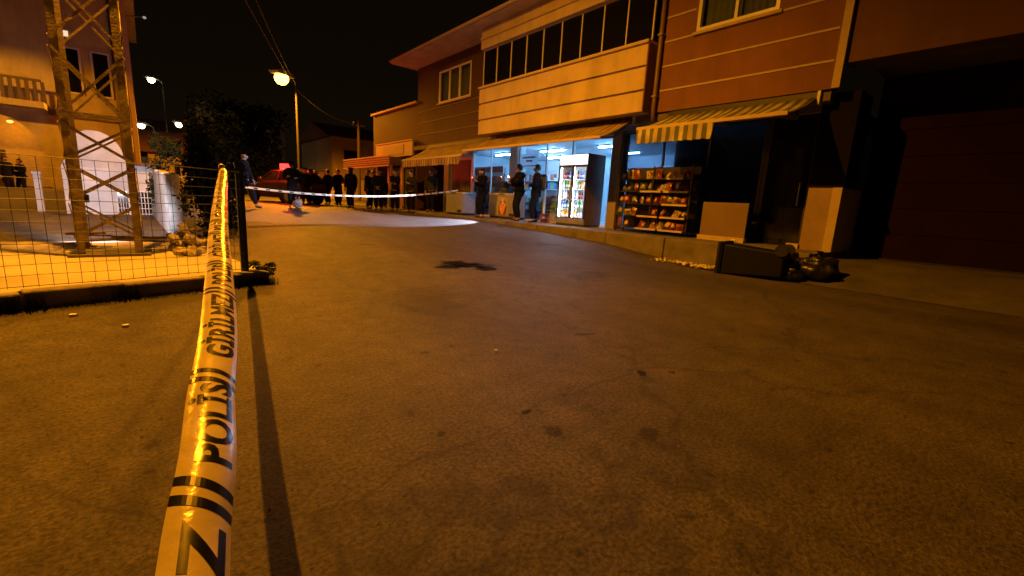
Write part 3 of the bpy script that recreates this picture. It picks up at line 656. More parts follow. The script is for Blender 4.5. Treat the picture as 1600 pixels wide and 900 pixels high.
for (a, b_, z0, z1, lit) in ((-2.95, -2.1, 5.2, 7.4, 0), (-1.75, -1.0, 5.2, 7.4, 0), (-2.9, -2.35, 7.75, 8.2, 1), (-6.5, -5.3, 5.0, 7.2, 0), (-2.6, -1.3, .9, 2.2, 0)):
    f_ = wpart(H, 'window', MB().box((a, hy - .07, z0), (a + .09, hy, z1)).box((b_ - .09, hy - .07, z0), (b_, hy, z1)).box((a + .09, hy - .068, z1 - .09), (b_ - .09, hy, z1)).box((a + .09, hy - .068, z0), (b_ - .09, hy, z0 + .09)), PVC)
    wpart(f_, 'pane', MB().box((a + .09, hy - .03, z0 + .09), (b_ - .09, hy - .02, z1 - .09)), emitter('lit_window', (1, .75, .45), 1.2) if lit else BLACKGLASS)
wpart(H, 'eave', MB().box((hx0, hy - .7, hz_ + .002), (hx1 + .4, hy + 10, hz_ + .2)), OCH)
br = empty('wall_lamp', (hx1 + .0, hy - .1, 9.4), label='small lamp on a bracket at the top corner of the left house', cat='lamp')
MB().bar((0, 0, 0), (.75, -.1, .12), .05).build('bracket', GALV, br); MB().lathe([(.04, -.05), (.09, 0), (.05, .06)], 8, (.78, -.1, .1)).build('bulb', emitter('dim_bulb', (.8, .75, .65), .5), br)

SHED = mat('shed_render', (.60, .59, .57), .85, var=.15, scale=3, bump=.3)
S = empty('garden_shed', (-.6, 13.6, YZ), label='small whitewashed shed with arched front lit by white light', cat='shed')
sy = 13.2; ax_, ar = -.82, .46
front = [(-1.36, YZ), (-1.36, 1.3), (ax_ - ar, 1.45)] + [(ax_ - ar * math.cos(PI * k / 12), 1.55 + .52 * math.sin(PI * k / 12)) for k in range(13)] + [(-.3, 1.45), (.12, 1.38), (.12, YZ)]
wpart(S, 'front_wall', MB().prism(front, sy, sy + .15), SHED)
wpart(S, 'side_wall', MB().box((-.02, sy + .152, YZ), (.12, sy + 3, 1.38)), SHED)
wpart(S, 'roof', MB().box((-.28, sy + .16, 1.39), (.16, sy + 3, 1.46)), TILE)
wpart(S, 'eave_tiles', MB().box((-.33, sy - .10, 1.40), (.16, sy - .002, 1.47)), TILE)
d_ = wpart(S, 'door', MB().box((-1.14, sy - .035, YZ + .02), (-.62, sy - .004, 1.30)), mat('white_door', (.72, .72, .72), .6, var=.08), bevel=.006)
for i in range(4): wpart(d_, 'door_board', MB().box((-1.12 + i * .125, sy - .047, YZ + .05), (-1.12 + i * .125 + .115, sy - .036, 1.27)), MATS['white_door'])
for (a, b_) in ((-.56, -.33), (-.22, .07)):
    f_ = wpart(S, 'barred_window', MB().box((a, sy - .04, YZ + .04), (a + .03, sy - .002, .86)).box((b_ - .03, sy - .04, YZ + .04), (b_, sy - .002, .86)).box((a + .03, sy - .038, .83), (b_ - .03, sy - .002, .86)).box((a + .03, sy - .038, YZ + .04), (b_ - .03, sy - .002, YZ + .07)), WHITE)
    wpart(f_, 'pane', MB().box((a + .03, sy - .012, YZ + .07), (b_ - .03, sy - .006, .83)), BLACKGLASS)
    for i in range(1, 4): x = a + .03 + (b_ - a - .06) * i / 4; wpart(f_, 'bar', MB().box((x - .006, sy - .05, YZ + .07), (x + .006, sy - .04, .83)), WHITE)
    for i in range(1, 5): z = YZ + .07 + .61 * i / 5; wpart(f_, 'bar', MB().box((a + .03, sy - .056, z - .006), (b_ - .03, sy - .051, z + .006)), WHITE)
for (x, y_, h_, lb) in ((-1.78, 13.6, .95, 'short white lit post left of the shed'),):
    q = empty('yard_post', (x, y_, YZ), label=lb, cat='post'); MB().box((-.05, -.05, 0), (.05, .05, h_)).build('shaft', SHED, q); MB().box((-.065, -.065, h_), (.065, .065, h_ + .05)).build('cap', SHED, q)

Wl = empty('yard_wall', (.2, 11, YZ), label='rough whitewashed wall running from the shed towards the street', cat='wall')
p0, p1 = Vector((.34, 9.45)), Vector((.13, 13.15)); nseg = 9
for i in range(nseg):
    a = p0.lerp(p1, i / nseg); b_ = p0.lerp(p1, (i + .97) / nseg); hh = 1.25 + random.uniform(-.04, .05)
    o = [Vector((-.09, 0)), Vector((.09, 0))]
    vs = [(a.x + o[0].x, a.y, YZ), (a.x + o[1].x, a.y, YZ), (b_.x + o[1].x, b_.y, YZ), (b_.x + o[0].x, b_.y, YZ)]; vs += [(x, y, hh + random.uniform(-.02, .02)) for x, y, z in vs]
    wpart(Wl, 'wall_panel', MB().add(vs, [(0,3,2,1),(4,5,6,7),(0,1,5,4),(1,2,6,5),(2,3,7,6),(3,0,4,7)]), mat('yard_wall_render', (.48, .45, .40), .9, var=.35, scale=5, bump=.6, bscale=14), bevel=.01)

# rubble stones at the end of the wall
RUB = mat('rubble', (.30, .26, .20), .9, var=.4, scale=7, bump=.6, bscale=20)
rp = empty('rubble_heap', (.42, 8.2, YZ), label='heap of broken stones between the yard wall and the fence post', cat='rubble')
for i in range(80):
    r = random.uniform(.04, .11); bm = bmesh.new(); bmesh.ops.create_icosphere(bm, subdivisions=1, radius=r)
    for v in bm.verts: v.co *= random.uniform(.45, 1.2)
    me = bpy.data.meshes.new('stone'); bm.to_mesh(me); bm.free(); me.materials.append(RUB)
    t = random.random(); o = link('stone', me, rp, (random.gauss(-.08 + .15 * t, .10), -1.3 + 2.3 * t + random.uniform(-.15, .15), r * .5 + random.choice((0, 0, .09, .16)) * (1 if t > .2 else 0)))
    o.scale = (1, random.uniform(.8, 1.4), random.uniform(.5, .9)); o.rotation_euler = (0, 0, random.random() * 6)
dn = empty('timber_pile', (-.5, 8.05, YZ), label='loose boards and scraps lying at the foot of the lattice mast', cat='boards')
for i in range(9):
    a = random.uniform(-.6, .6); cx_, cy_ = random.uniform(-.35, .45), random.uniform(-.35, .35); l_ = random.uniform(.3, .6); zz_ = .03 + .035 * i * .6
    MB().bar((cx_ - l_/2*math.cos(a), cy_ - l_/2*math.sin(a), zz_), (cx_ + l_/2*math.cos(a), cy_ + l_/2*math.sin(a), zz_ + random.uniform(-.01, .05)), random.uniform(.05, .09), .025).build('board', mat('old_board', (.17, .12, .08), .85, var=.4, scale=8), dn)

# ---------------------------------------------------------------- foliage
LEAF = mat('leaf', (.022, .032, .011), .9, spec=.1, var=.4, scale=3)
LEAFD = mat('leaf_dark', (.008, .012, .005), .9, spec=.1, var=.4, scale=3)
BARK = mat('bark', (.07, .05, .035), .9, var=.4, scale=12, bump=.5)
def plant(name, label, cat, loc, rx, ry, h, n, leaf, lsz, trunk=True, z0=.15, seed=1, group=None):
    rnd = random.Random(seed); T = empty(name, loc, label=label, cat=cat, group=group)
    mb = MB(); clumps = [(rnd.uniform(-.6, .6) * rx, rnd.uniform(-.6, .6) * ry, z0 + rnd.random() * (h - z0), rnd.uniform(.25, .5)) for _ in range(max(8, n // 90))]
    for i in range(n):
        cx_, cy_, cz_, cr = rnd.choice(clumps)
        a = Vector((rnd.gauss(0, 1), rnd.gauss(0, 1), rnd.gauss(0, 1))).normalized() * rnd.random() ** .4
        c = Vector((cx_ + a.x * cr * rx * 1.1, cy_ + a.y * cr * ry * 1.1, cz_ + a.z * cr * h * .4))
        if c.z < .03: c.z = .03 + rnd.random() * .1
        u = Vector((rnd.gauss(0, 1), rnd.gauss(0, 1), rnd.gauss(0, 1))).normalized(); v = u.orthogonal().normalized(); s_ = lsz * rnd.uniform(.6, 1.3)
        mb.add([c - u * s_, c + v * s_ * .45, c + u * s_, c - v * s_ * .45], [(0, 1, 2, 3)])
    mb.build('crown', leaf, T)
    if trunk:
        mb = MB()
        for k in range(4):
            a = rnd.uniform(0, 6.28); mb.tube([(0, 0, 0), (.1 * rx * math.cos(a), .1 * ry * math.sin(a), h * .35), (.45 * rx * math.cos(a), .45 * ry * math.sin(a), h * .75)], [.03 * h * .5 + .012, .02 * h * .5 + .008, .006], 6)
        mb.build('trunk', BARK, T)
    return T
plant('shrub', 'dark evergreen shrub growing behind the end of the wire fence', 'shrub', (.75, 9.0, .2), .42, .55, 1.75, 4200, LEAFD, .045, seed=3)
plant('shrub', 'tall dark shrub behind the taped fence post', 'shrub', (1.15, 10.6, .2), .5, .6, 2.1, 4200, LEAFD, .05, seed=5)
plant('shrub', 'bushy shrub overhanging the end of the yard wall', 'shrub', (.38, 12.3, .2), .4, .6, 1.7, 2600, LEAF, .045, seed=8)
plant('weed_clump', 'clump of weeds at the foot of the taped fence post', 'weeds', (.98, 5.62, .05), .20, .13, .20, 500, LEAF, .022, trunk=False, z0=.02, seed=9)
plant('tree', 'dark tree beside the distant street lamps', 'tree', (8.0, 52, .5), 4.5, 4, 8.0, 7000, LEAFD, .25, seed=12)
mb = MB()   # grass along the foot of the kerb
for i in range(7000):
    t = random.random() ** 1.0 * 6.5; q = fA + Vector((.2, .05)) + fd * t + n2 * (.115 + abs(random.gauss(0, .05)))
    hgt = random.uniform(.03, .11) * (1.6 if noise.noise(Vector((t * 1.7, 0, 0))) > .05 else .6); a = random.uniform(0, 6.28); b_ = Vector((math.cos(a), math.sin(a), 0)) * .004
    p_ = Vector((q.x, q.y, .0)); tip = p_ + Vector((random.gauss(0, .014), random.gauss(0, .014), hgt)); mb.add([p_ - b_, p_ + b_, tip], [(0, 1, 2)])
tag(mb.build('grass', LEAF), 'short grass and weeds along the yard kerb', 'grass', kind='stuff')

# ================================================================== FAR BACKGROUND
DUSK = mat('far_render', (.38, .28, .24), .9, var=.2, scale=.5)
def far_house(label, x0, x1, y0, y1, h, gz=.5, roof=True, nw=3, rows=2, lit=()):
    T = empty('far_house', ((x0 + x1) / 2, y0, gz), label=label, cat='house')
    wpart(T, 'wall', MB().box((x0, y0, gz - .5), (x1, y1, gz + h)), DUSK)
    if roof: wpart(T, 'roof', MB().prism([(y0 - .5, gz + h + .004), (y1 + .5, gz + h + .004), ((y0 + y1) / 2, gz + h + 2.0)], x0 - .5, x1 + .5, axis=0), TILE)
    d = (x1 - x0) / nw
    for r in range(rows):
        for i in range(nw):
            a = x0 + d * (i + .3); z = gz + 1.0 + r * 2.9
            f_ = wpart(T, 'window', MB().box((a, y0 - .05, z), (a + d * .4, y0 - .002, z + 1.3)), mat('far_frame', (.25, .22, .2), .7, var=.1))
            wpart(f_, 'pane', MB().box((a + .07, y0 - .07, z + .07), (a + d * .4 - .07, y0 - .052, z + 1.23)), BLACKGLASS)
far_house('dim brown house behind the tall street lamp', 15.5, 31, 50, 62, 6.4, nw=4)
far_house('dim house far behind the parked emergency car', 5.0, 14.5, 66, 76, 9.0, gz=1, roof=False, nw=5, rows=3)
far_house('dark house below the highest far street lamp', -2, 4.0, 72, 80, 5.5, gz=1.5, nw=3, rows=1)
far_house('dark house at the far left end of the street', 0.2, 2.6, 46, 54, 3.0, gz=.4, roof=True, nw=2, rows=1)
bw = empty('boundary_wall', (12, 38, .5), label='low pinkish boundary wall behind the crowd', cat='wall')
wpart(bw, 'wall', MB().box((8.8, 37.6, .3), (19, 37.9, 2.3)), mat('pink_render', (.34, .25, .21), .9, var=.2)); wpart(bw, 'coping', MB().box((8.75, 37.52, 2.302), (19, 37.98, 2.4)), CONC)
wpart(bw, 'pier', MB().box((10.6, 37.45, .3), (10.95, 37.598, 2.6)), DARKWOOD)
pl = empty('utility_pole', (13.4, 36.5, .5), label='dark wooden utility pole right of the tall street lamp', cat='pole')
MB().lathe([(.15, 0), (.10, 6.3)], 8).build('shaft', BARK, pl); MB().bar((-.5, 0, 5.9), (.5, 0, 5.9), .09).build('crossarm', BARK, pl); MB().bar((-.4, 0, 5.95), (-.4, 0, 6.15), .07).build('insulator', PVC, pl)
def cable(label, a, b_, sag, r=.02):
    a = Vector(a); b_ = Vector(b_); o = MB().tube([a.lerp(b_, t / 16) - Vector((0, 0, sag * 4 * (t / 16) * (1 - t / 16))) for t in range(17)], r, 5).build('overhead_cable', mat('cable', (.10, .095, .09), .5, var=0), smooth=True)
    tag(o, label, 'cable')
cable('overhead cable sagging from the street lamp to the utility pole', (8.0, 33, 7.6), (13.2, 36.5, 6.5), .5, .03)
cable('upper overhead cable coming down to the tall street lamp', (-3.2, 11, 15), (7.8, 33, 7.9), .6)
cable('lower overhead cable coming down to the tall street lamp', (-1.9, 11, 15.3), (7.9, 33, 8.05), .8)

# ================================================================== PEOPLE
BAKE = []
def skin_obj(name, verts, edges, radii, mt, parent, root=0, lv=1):
    me = bpy.data.meshes.new(name); me.from_pydata([tuple(v) for v in verts], edges, [])
    o = link(name, me, parent); sk = o.modifiers.new('s', 'SKIN'); sk.use_smooth_shade = True
    for i, r in enumerate(radii):
        d = me.skin_vertices[0].data[i]; d.radius = r if isinstance(r, tuple) else (r, r); d.use_root = (i == root)
    sb = o.modifiers.new('d', 'SUBSURF'); sb.levels = lv; sb.render_levels = lv
    BAKE.append((o, mt)); return o
def ik(a, c, l1, l2, bend):
    d = c - a; L_ = min(d.length, (l1 + l2) * .995); d = d.normalized(); c = a + d * L_
    x = (L_ * L_ + l1 * l1 - l2 * l2) / (2 * L_); hgt = math.sqrt(max(0, l1 * l1 - x * x))
    b = Vector(bend); b = (b - d * b.dot(d)).normalized(); return a + d * x + b * hgt, c
class Chain:
    def __init__(s): s.v = []; s.e = []; s.r = []
    def p(s, co, r, link=None):
        s.v.append(Vector(co)); s.r.append(r); i = len(s.v) - 1
        if link is not None: s.e.append((link, i))
        return i
def person(label, loc, rz, group, h=1.75, wl=None, wr=None, legs=((.10, .02), (-.10, -.02)), jacket=(.007, .007, .008), trousers=(.007, .007, .010), hair='short', coat=False, lean=0.0, head=(0, 0), bulk=1.1, hoodc=None):
    """wl / wr: wrist positions (facing -Y, x<0 is the person's right); legs: (x, y) of left and right ankle"""
    k = h / 1.75; P = empty('person', loc, rz, label, 'person', group)
    V = lambda x, y, z: Vector((x * k, y * k, z * k))
    ly = lambda z: -lean * max(0, z - .95)
    pel = V(0, 0, .96); wai = V(0, ly(1.12), 1.12); che = V(0, ly(1.30), 1.30); nb = V(0, ly(1.46), 1.45); nk = V(0, ly(1.52) - .01, 1.52)
    hd = V(head[0], ly(1.6) - .02 + head[1], 1.60); ht = V(head[0] * 1.3, ly(1.7) - .01 + head[1] * 1.3, 1.685)
    sh = [V(sx * .185 * bulk, ly(1.42), 1.415) for sx in (1, -1)]
    wr_ = [Vector(wl) * k if wl else V(.25, -.03, .86), Vector(wr) * k if wr else V(-.25, -.03, .86)]
    el = []; 
    for i in (0, 1):
        e, c = ik(sh[i], wr_[i], .29 * k, .26 * k, ((.5, .9, -.4), (-.5, .9, -.4))[i]); el.append(e); wr_[i] = c
    hp = [V(.095, 0, .92), V(-.095, 0, .92)]; kn = []; an = []
    for i in (0, 1):
        a_ = V(legs[i][0], legs[i][1], .085); e, c = ik(hp[i], a_, .43 * k, .43 * k, (0, -1, 0)); kn.append(e); an.append(c)
    toe = [an[i] + V(0.02 * (1, -1)[i], -.15, -.05) for i in (0, 1)]
    # --- one continuous body with head, face relief, hands and fingers
    c = Chain(); ip = c.p(pel, .12*k); iw = c.p(wai, .11*k, ip); ic = c.p(che, .13*k, iw); inb = c.p(nb, .07*k, ic); ink = c.p(nk, .052*k, inb)
    ih = c.p(hd, (.088*k, .105*k), ink); it = c.p(ht, (.076*k, .09*k), ih)
    c.p(hd + V(0, -.118, -.015), .013*k, ih)                    # nose
    for sx in (1, -1): c.p(hd + V(sx * .096, .012, -.01), .012*k, ih)   # ears
    for i in (0, 1):
        a = c.p(sh[i], .055*k, ic); b = c.p(el[i], .040*k, a); d = c.p(wr_[i], .027*k, b)
        dv = (wr_[i] - el[i]).normalized(); sd = dv.cross(Vector((0, 1, .3))).normalized(); pm = c.p(wr_[i] + dv * .055 * k, .030*k, d)
        up_ = sd.cross(dv)
        for j, (o_, l_) in enumerate(((-.027, .075), (-.009, .085), (.009, .08), (.027, .062))):
            f1 = c.p(wr_[i] + dv * (.09 * k) + sd * o_ * k, .0085*k, pm); c.p(wr_[i] + dv * (.085 + l_ * .85) * k + sd * o_ * 1.1 * k + up_ * .02 * k, .0075*k, f1)
        t1 = c.p(wr_[i] + dv * .05 * k + sd * .042 * k + up_ * .012 * k, .010*k, pm); c.p(wr_[i] + dv * .095 * k + sd * .052 * k + up_ * .025 * k, .008*k, t1)
        a = c.p(hp[i], .085*k, ip); b = c.p(kn[i], .055*k, a); d = c.p(an[i], .04*k, b); c.p(toe[i], .03*k, d)
    skin_obj('body', c.v, c.e, c.r, SKIN, P)
    # --- jacket or coat
    jm = mat('cloth_%d_%d_%d' % tuple(int(q * 1000) for q in jacket), jacket, .95, spec=.08, var=.25, scale=10, bump=.3, bscale=18)
    c = Chain(); i0 = c.p(wai, (.172*k*bulk, .145*k*bulk)); i1 = c.p(che, (.20*k*bulk, .155*k*bulk), i0); c.p(V(0, ly(1.47), 1.465), (.085*k, .08*k), i1)
    ib = c.p(V(0, 0, .90), (.172*k*bulk, .15*k*bulk), i0)
    if coat: c.p(V(0, .01, .50), (.20*k, .17*k), c.p(V(0, 0, .70), (.185*k, .155*k), ib))
    for i in (0, 1):
        a = c.p(sh[i], .088*k*bulk, i1); b = c.p(el[i], .072*k*bulk, a); c.p(wr_[i], .052*k*bulk, b)
    skin_obj('jacket', c.v, c.e, c.r, jm, P)
    tm = mat('cloth_%d_%d_%d' % tuple(int(q * 1000) for q in trousers), trousers, .95, spec=.08, var=.25, scale=10, bump=.3, bscale=18)
    c = Chain(); i0 = c.p(V(0, 0, .97), (.15*k, .12*k))
    for i in (0, 1):
        a = c.p(hp[i] - V(0, 0, .05), .115*k, i0); b = c.p(kn[i], .092*k, a); c.p(an[i] + V(0, 0, .02), .072*k, b)
    skin_obj('trousers', c.v, c.e, c.r, tm, P)
    for i in (0, 1):
        c = Chain(); a = c.p(an[i] + V(0, .03, -.025), (.045*k, .05*k)); b = c.p(an[i] + V(0, -.06, -.04), (.042*k, .04*k), a); c.p(toe[i] + V(0, -.02, 0), (.038*k, .03*k), b)
        skin_obj('shoe', c.v, c.e, c.r, SHOE, P)
    for sx in (1, -1): MB().lathe([(.002, -.007*k), (.009*k, -.004*k), (.011*k, 0), (.009*k, .004*k), (.002, .007*k)], 8, hd + V(sx * .030, -.098, .012)).build('eye', mat('eye', (.05, .04, .035), .2, var=0), P)
    MB().box(tuple(hd + V(-.024, -.104, -.055)), tuple(hd + V(.024, -.088, -.048))).build('mouth', mat('lips', (.30, .13, .10), .5, var=0), P)
    if hair == 'short':
        bm = bmesh.new(); bmesh.ops.create_icosphere(bm, subdivisions=3, radius=1)
        for v in bm.verts: v.co = Vector((v.co.x * .098, v.co.y * .115, v.co.z * .125)) * k * (1 + .05 * noise.noise(v.co * 4))
        bmesh.ops.delete(bm, geom=[f for f in bm.faces if (f.calc_center_median().y < -.035 * k and f.calc_center_median().z < .055 * k) or f.calc_center_median().z < -.055 * k], context='FACES')
        me = bpy.data.meshes.new('hair'); bm.to_mesh(me); bm.free(); me.materials.append(HAIR); link('hair', me, P, hd + V(0, .012, .035))
    elif hair == 'scarf':
        c = Chain(); a = c.p(hd + V(0, .03, .02), (.098*k, .10*k)); c.p(ht + V(0, .012, .015), (.085*k, .09*k), a); b = c.p(nk + V(0, .02, 0), (.085*k, .08*k), a); c.p(nb + V(0, .0, -.03), (.12*k, .11*k), b)
        skin_obj('headscarf', c.v, c.e, c.r, mat('scarf', hoodc or (.10, .12, .20), .85, var=.2), P)
    elif hair == 'cap':
        c = Chain(); a = c.p(hd + V(0, .015, .05), (.09*k, .095*k)); c.p(ht + V(0, 0, .02), (.075*k, .085*k), a); c.p(hd + V(0, -.15, .045), (.06*k, .012*k), a)
        skin_obj('cap', c.v, c.e, c.r, jm, P)
    elif hair == 'bald':
        c = Chain(); a = c.p(hd + V(0, .05, -.01), (.07*k, .05*k)); c.p(hd + V(0, .06, -.04), (.06*k, .04*k), a); skin_obj('hair', c.v, c.e, c.r, mat('grey_hair', (.22, .20, .18), .6, var=.2), P)
    return P
def face(dx, dy): return math.atan2(dy, dx) + PI / 2
CR = 'people gathered at the end of the street'
G_ = lambda x, y: (x, y, ground(x, y))
person('bald person in dark clothes walking right of the taped fence post', G_(2.41, 16.5), face(.8, -.35), None, 1.76, legs=((.10, -.26), (-.10, .26)), wl=(.26, -.16, .90), wr=(-.26, .12, .88), hair='bald', bulk=1.08)
person('person in a long dark coat standing in front of the emergency car', G_(4.2, 18.3), face(-.2, -1), None, 1.70, coat=True, hair='cap', wl=(.16, -.22, 1.12), wr=(-.16, -.22, 1.15), bulk=1.15)
person('dark clothed person at the left end of the crowd beside the car', G_(6.45, 24.3), face(.9, .3), CR, 1.70)
person('dark clothed person in the crowd second from the car', G_(6.75, 24.6), face(-.9, -.2), CR, 1.66, wl=(.1, -.28, 1.2))
person('broad person in black jacket in the crowd third from the car', G_(7.02, 23.4), face(-.4, .9), CR, 1.74, bulk=1.12, wl=(.12, -.27, 1.15))
person('person in dark brown jacket, right end of the group by the car', G_(7.95, 24.9), face(-.9, .1), CR, 1.68, jacket=(.035, .022, .014), legs=((.13, -.08), (-.1, .12)))
person('person in long dark clothing standing alone left of the flat canopy', G_(6.76, 19.4), face(-.2, .97), None, 1.74, coat=True, jacket=(.016, .012, .010), hair='scarf', hoodc=(.02, .015, .012))
person('person in dark open jacket showing a white shirt under the flat canopy', G_(7.55, 19.6), face(.9, -.4), None, 1.72, hair='cap', wl=(.13, -.25, 1.2))
person('bulky person in black standing with hands together before the canopy post', G_(7.5, 18.2), face(-.5, -.85), None, 1.70, bulk=1.2, wl=(.05, -.2, 1.0), wr=(-.05, -.2, 1.0))
person('small person in dark clothes before the ochre posts of the end building', (8.72, 20.6, ground(8.5, 20) + .02), face(.1, -1), None, 1.52)
person('person in dark green jacket standing at the far pavement edge', G_(8.35, 16.9), face(-.9, -.3), None, 1.70, jacket=(.022, .024, .014), wl=(.12, -.25, 1.2))
person('person in dark trousers beside the grey chest freezer', (8.95, 16.35, PZ), face(-.8, -.6), None, 1.70, jacket=(.03, .028, .016), bulk=1.1)
person('person in black jacket with arms folded left of the shop awning end', G_(8.1, 17.9), face(-.7, -.7), None, 1.72, wl=(-.05, -.2, 1.18), wr=(.05, -.22, 1.15))
for (x, y, a, lb, kw) in ((5.75, 22.6, (.3, 1), 'heavy person in black right of the coated person, back turned', dict(bulk=1.3, hair='cap')), (6.15, 23.3, (-.6, .6), 'person in dark hooded jacket among the crowd beside the car', dict(bulk=1.2, hair='scarf', hoodc=(.008, .008, .008))), (7.35, 22.9, (.2, -1), 'person in black facing the camera, between the two groups', dict(bulk=1.2, wl=(.1, -.25, 1.15))), (7.15, 20.6, (-.9, .3), 'person in black with short hair left of the canopy front', dict(bulk=1.2)), (8.0, 20.0, (-.5, -.8), 'person in black deep under the flat canopy', dict(bulk=1.2))):
    person(lb, G_(x, y), face(*a), None, random.uniform(1.68, 1.78), **kw)
wmn = person('person in a long black coat and blue headscarf looking at a phone', (8.80, 12.55, PZ), face(-.93, .1), None, 1.66, coat=True, jacket=(.005, .005, .007), hair='scarf', hoodc=(.10, .12, .24), wl=(.09, -.27, 1.27), wr=(-.07, -.26, 1.24), head=(0, -.03))
of1 = person('police officer in dark uniform shining a phone light, facing the road', (9.02, 10.85, PZ), face(-.93, .36), 'officers', 1.75, legs=((.19, -.02), (-.19, .02)), wl=(.09, -.34, 1.27), wr=(-.2, -.24, 1.16), jacket=(.005, .005, .008), trousers=(.007, .010, .020), bulk=1.28, head=(0, -.02))
of2 = person('police officer with a black backpack beside the drinks fridge', (9.18, 10.22, PZ), face(-.7, .7), 'officers', 1.74, legs=((.11, -.05), (-.13, .06)), wl=(.12, -.24, 1.12), wr=(-.26, -.06, .93), jacket=(.005, .005, .007), trousers=(.006, .008, .016), bulk=1.2)
person('person in dark clothes at the left edge under the ochre arch', (-4.95, 30.6, YZ), face(.7, -.7), 'pair under the arch', 1.74, bulk=1.15, coat=True)
person('person in dark top with pale collar standing with legs apart near the arch', (-4.55, 31.0, YZ), face(-.7, -.7), 'pair under the arch', 1.66, legs=((.22, 0), (-.2, 0)), wl=(.10, -.24, 1.15))
# carried things
bp_ = empty('backpack', (9.18 + .115, 10.22 - .115, PZ + 1.0), face(-.7, .7), 'black backpack worn by the officer beside the fridge', 'backpack')
MB().box((-.15, -.02, 0), (.15, .14, .46)).build('bag', BLACKPL, bp_, bevel=.05, smooth=True); MB().box((-.11, .141, .05), (.11, .18, .25)).build('pocket', BLACKPL, bp_, bevel=.015)
for sx in (-.1, .1): MB().tube([(sx, -.02, .42), (sx, -.14, .47), (sx, -.26, .36)], .018, 6).build('strap', BLACKPL, bp_)
def phone(loc, rz, label, col, es, power, aim, spot=70, blend=.4, colr=None):
    T = empty('phone', loc, rz, label, 'phone'); MB().box((-.037, -.005, -.075), (.037, .005, .075)).build('case', BLACKPL, T, bevel=.003)
    MB().lathe([(.002, -.022), (.018, -.012), (.022, 0), (.018, .012), (.002, .022)], 8, (.0, -.016, .05)).build('torch', emitter('torch_' + label[:6], col, es), T)
    MB().box((-.033, .0052, -.065), (.033, .006, .065)).build('screen', emitter('phone_screen', (.5, .6, .9), .6), T)
    if power: light('SPOT', Vector(loc) + Vector((aim[0] - loc[0], aim[1] - loc[1], 0)).normalized() * .06, power, colr or col, .012, aim=aim, spot=spot, blend=blend)
phone((8.66, 10.93, PZ + 1.29), face(-.9, .5), 'bright white phone torch held by the officer', (.95, .97, 1), 60, 5000, (6.3, 12.8, .25), spot=66, blend=.3, colr=(.58, .62, 1))
phone((8.44, 12.6, PZ + 1.27), face(-.93, .1), 'small phone with a red glow held by the person in the headscarf', (1, .30, .12), 5, 1, (7.0, 12.6, .3), colr=(1, .5, .3))
bag = empty('carrier_bag', G_(4.30, 18.05), .3, 'white plastic carrier bag on the road at the coated person\'s feet', 'bag')
bm = bmesh.new(); bmesh.ops.create_icosphere(bm, subdivisions=3, radius=.16)
for v in bm.verts: v.co *= 1 + .35 * noise.noise(v.co * 9); v.co.z = max(0, v.co.z * .9 + .16)
me = bpy.data.meshes.new('bag'); bm.to_mesh(me); bm.free(); me.materials.append(mat('white_bag', (.20, .19, .18), .5, var=.1)); link('bag_body', me, bag)
for sx in (-.06, .06): MB().tube([(sx, -.05, .3), (sx, -.03, .40), (sx, .03, .40), (sx, .05, .3)], .008, 5).build('handle', MATS['white_bag'], bag)

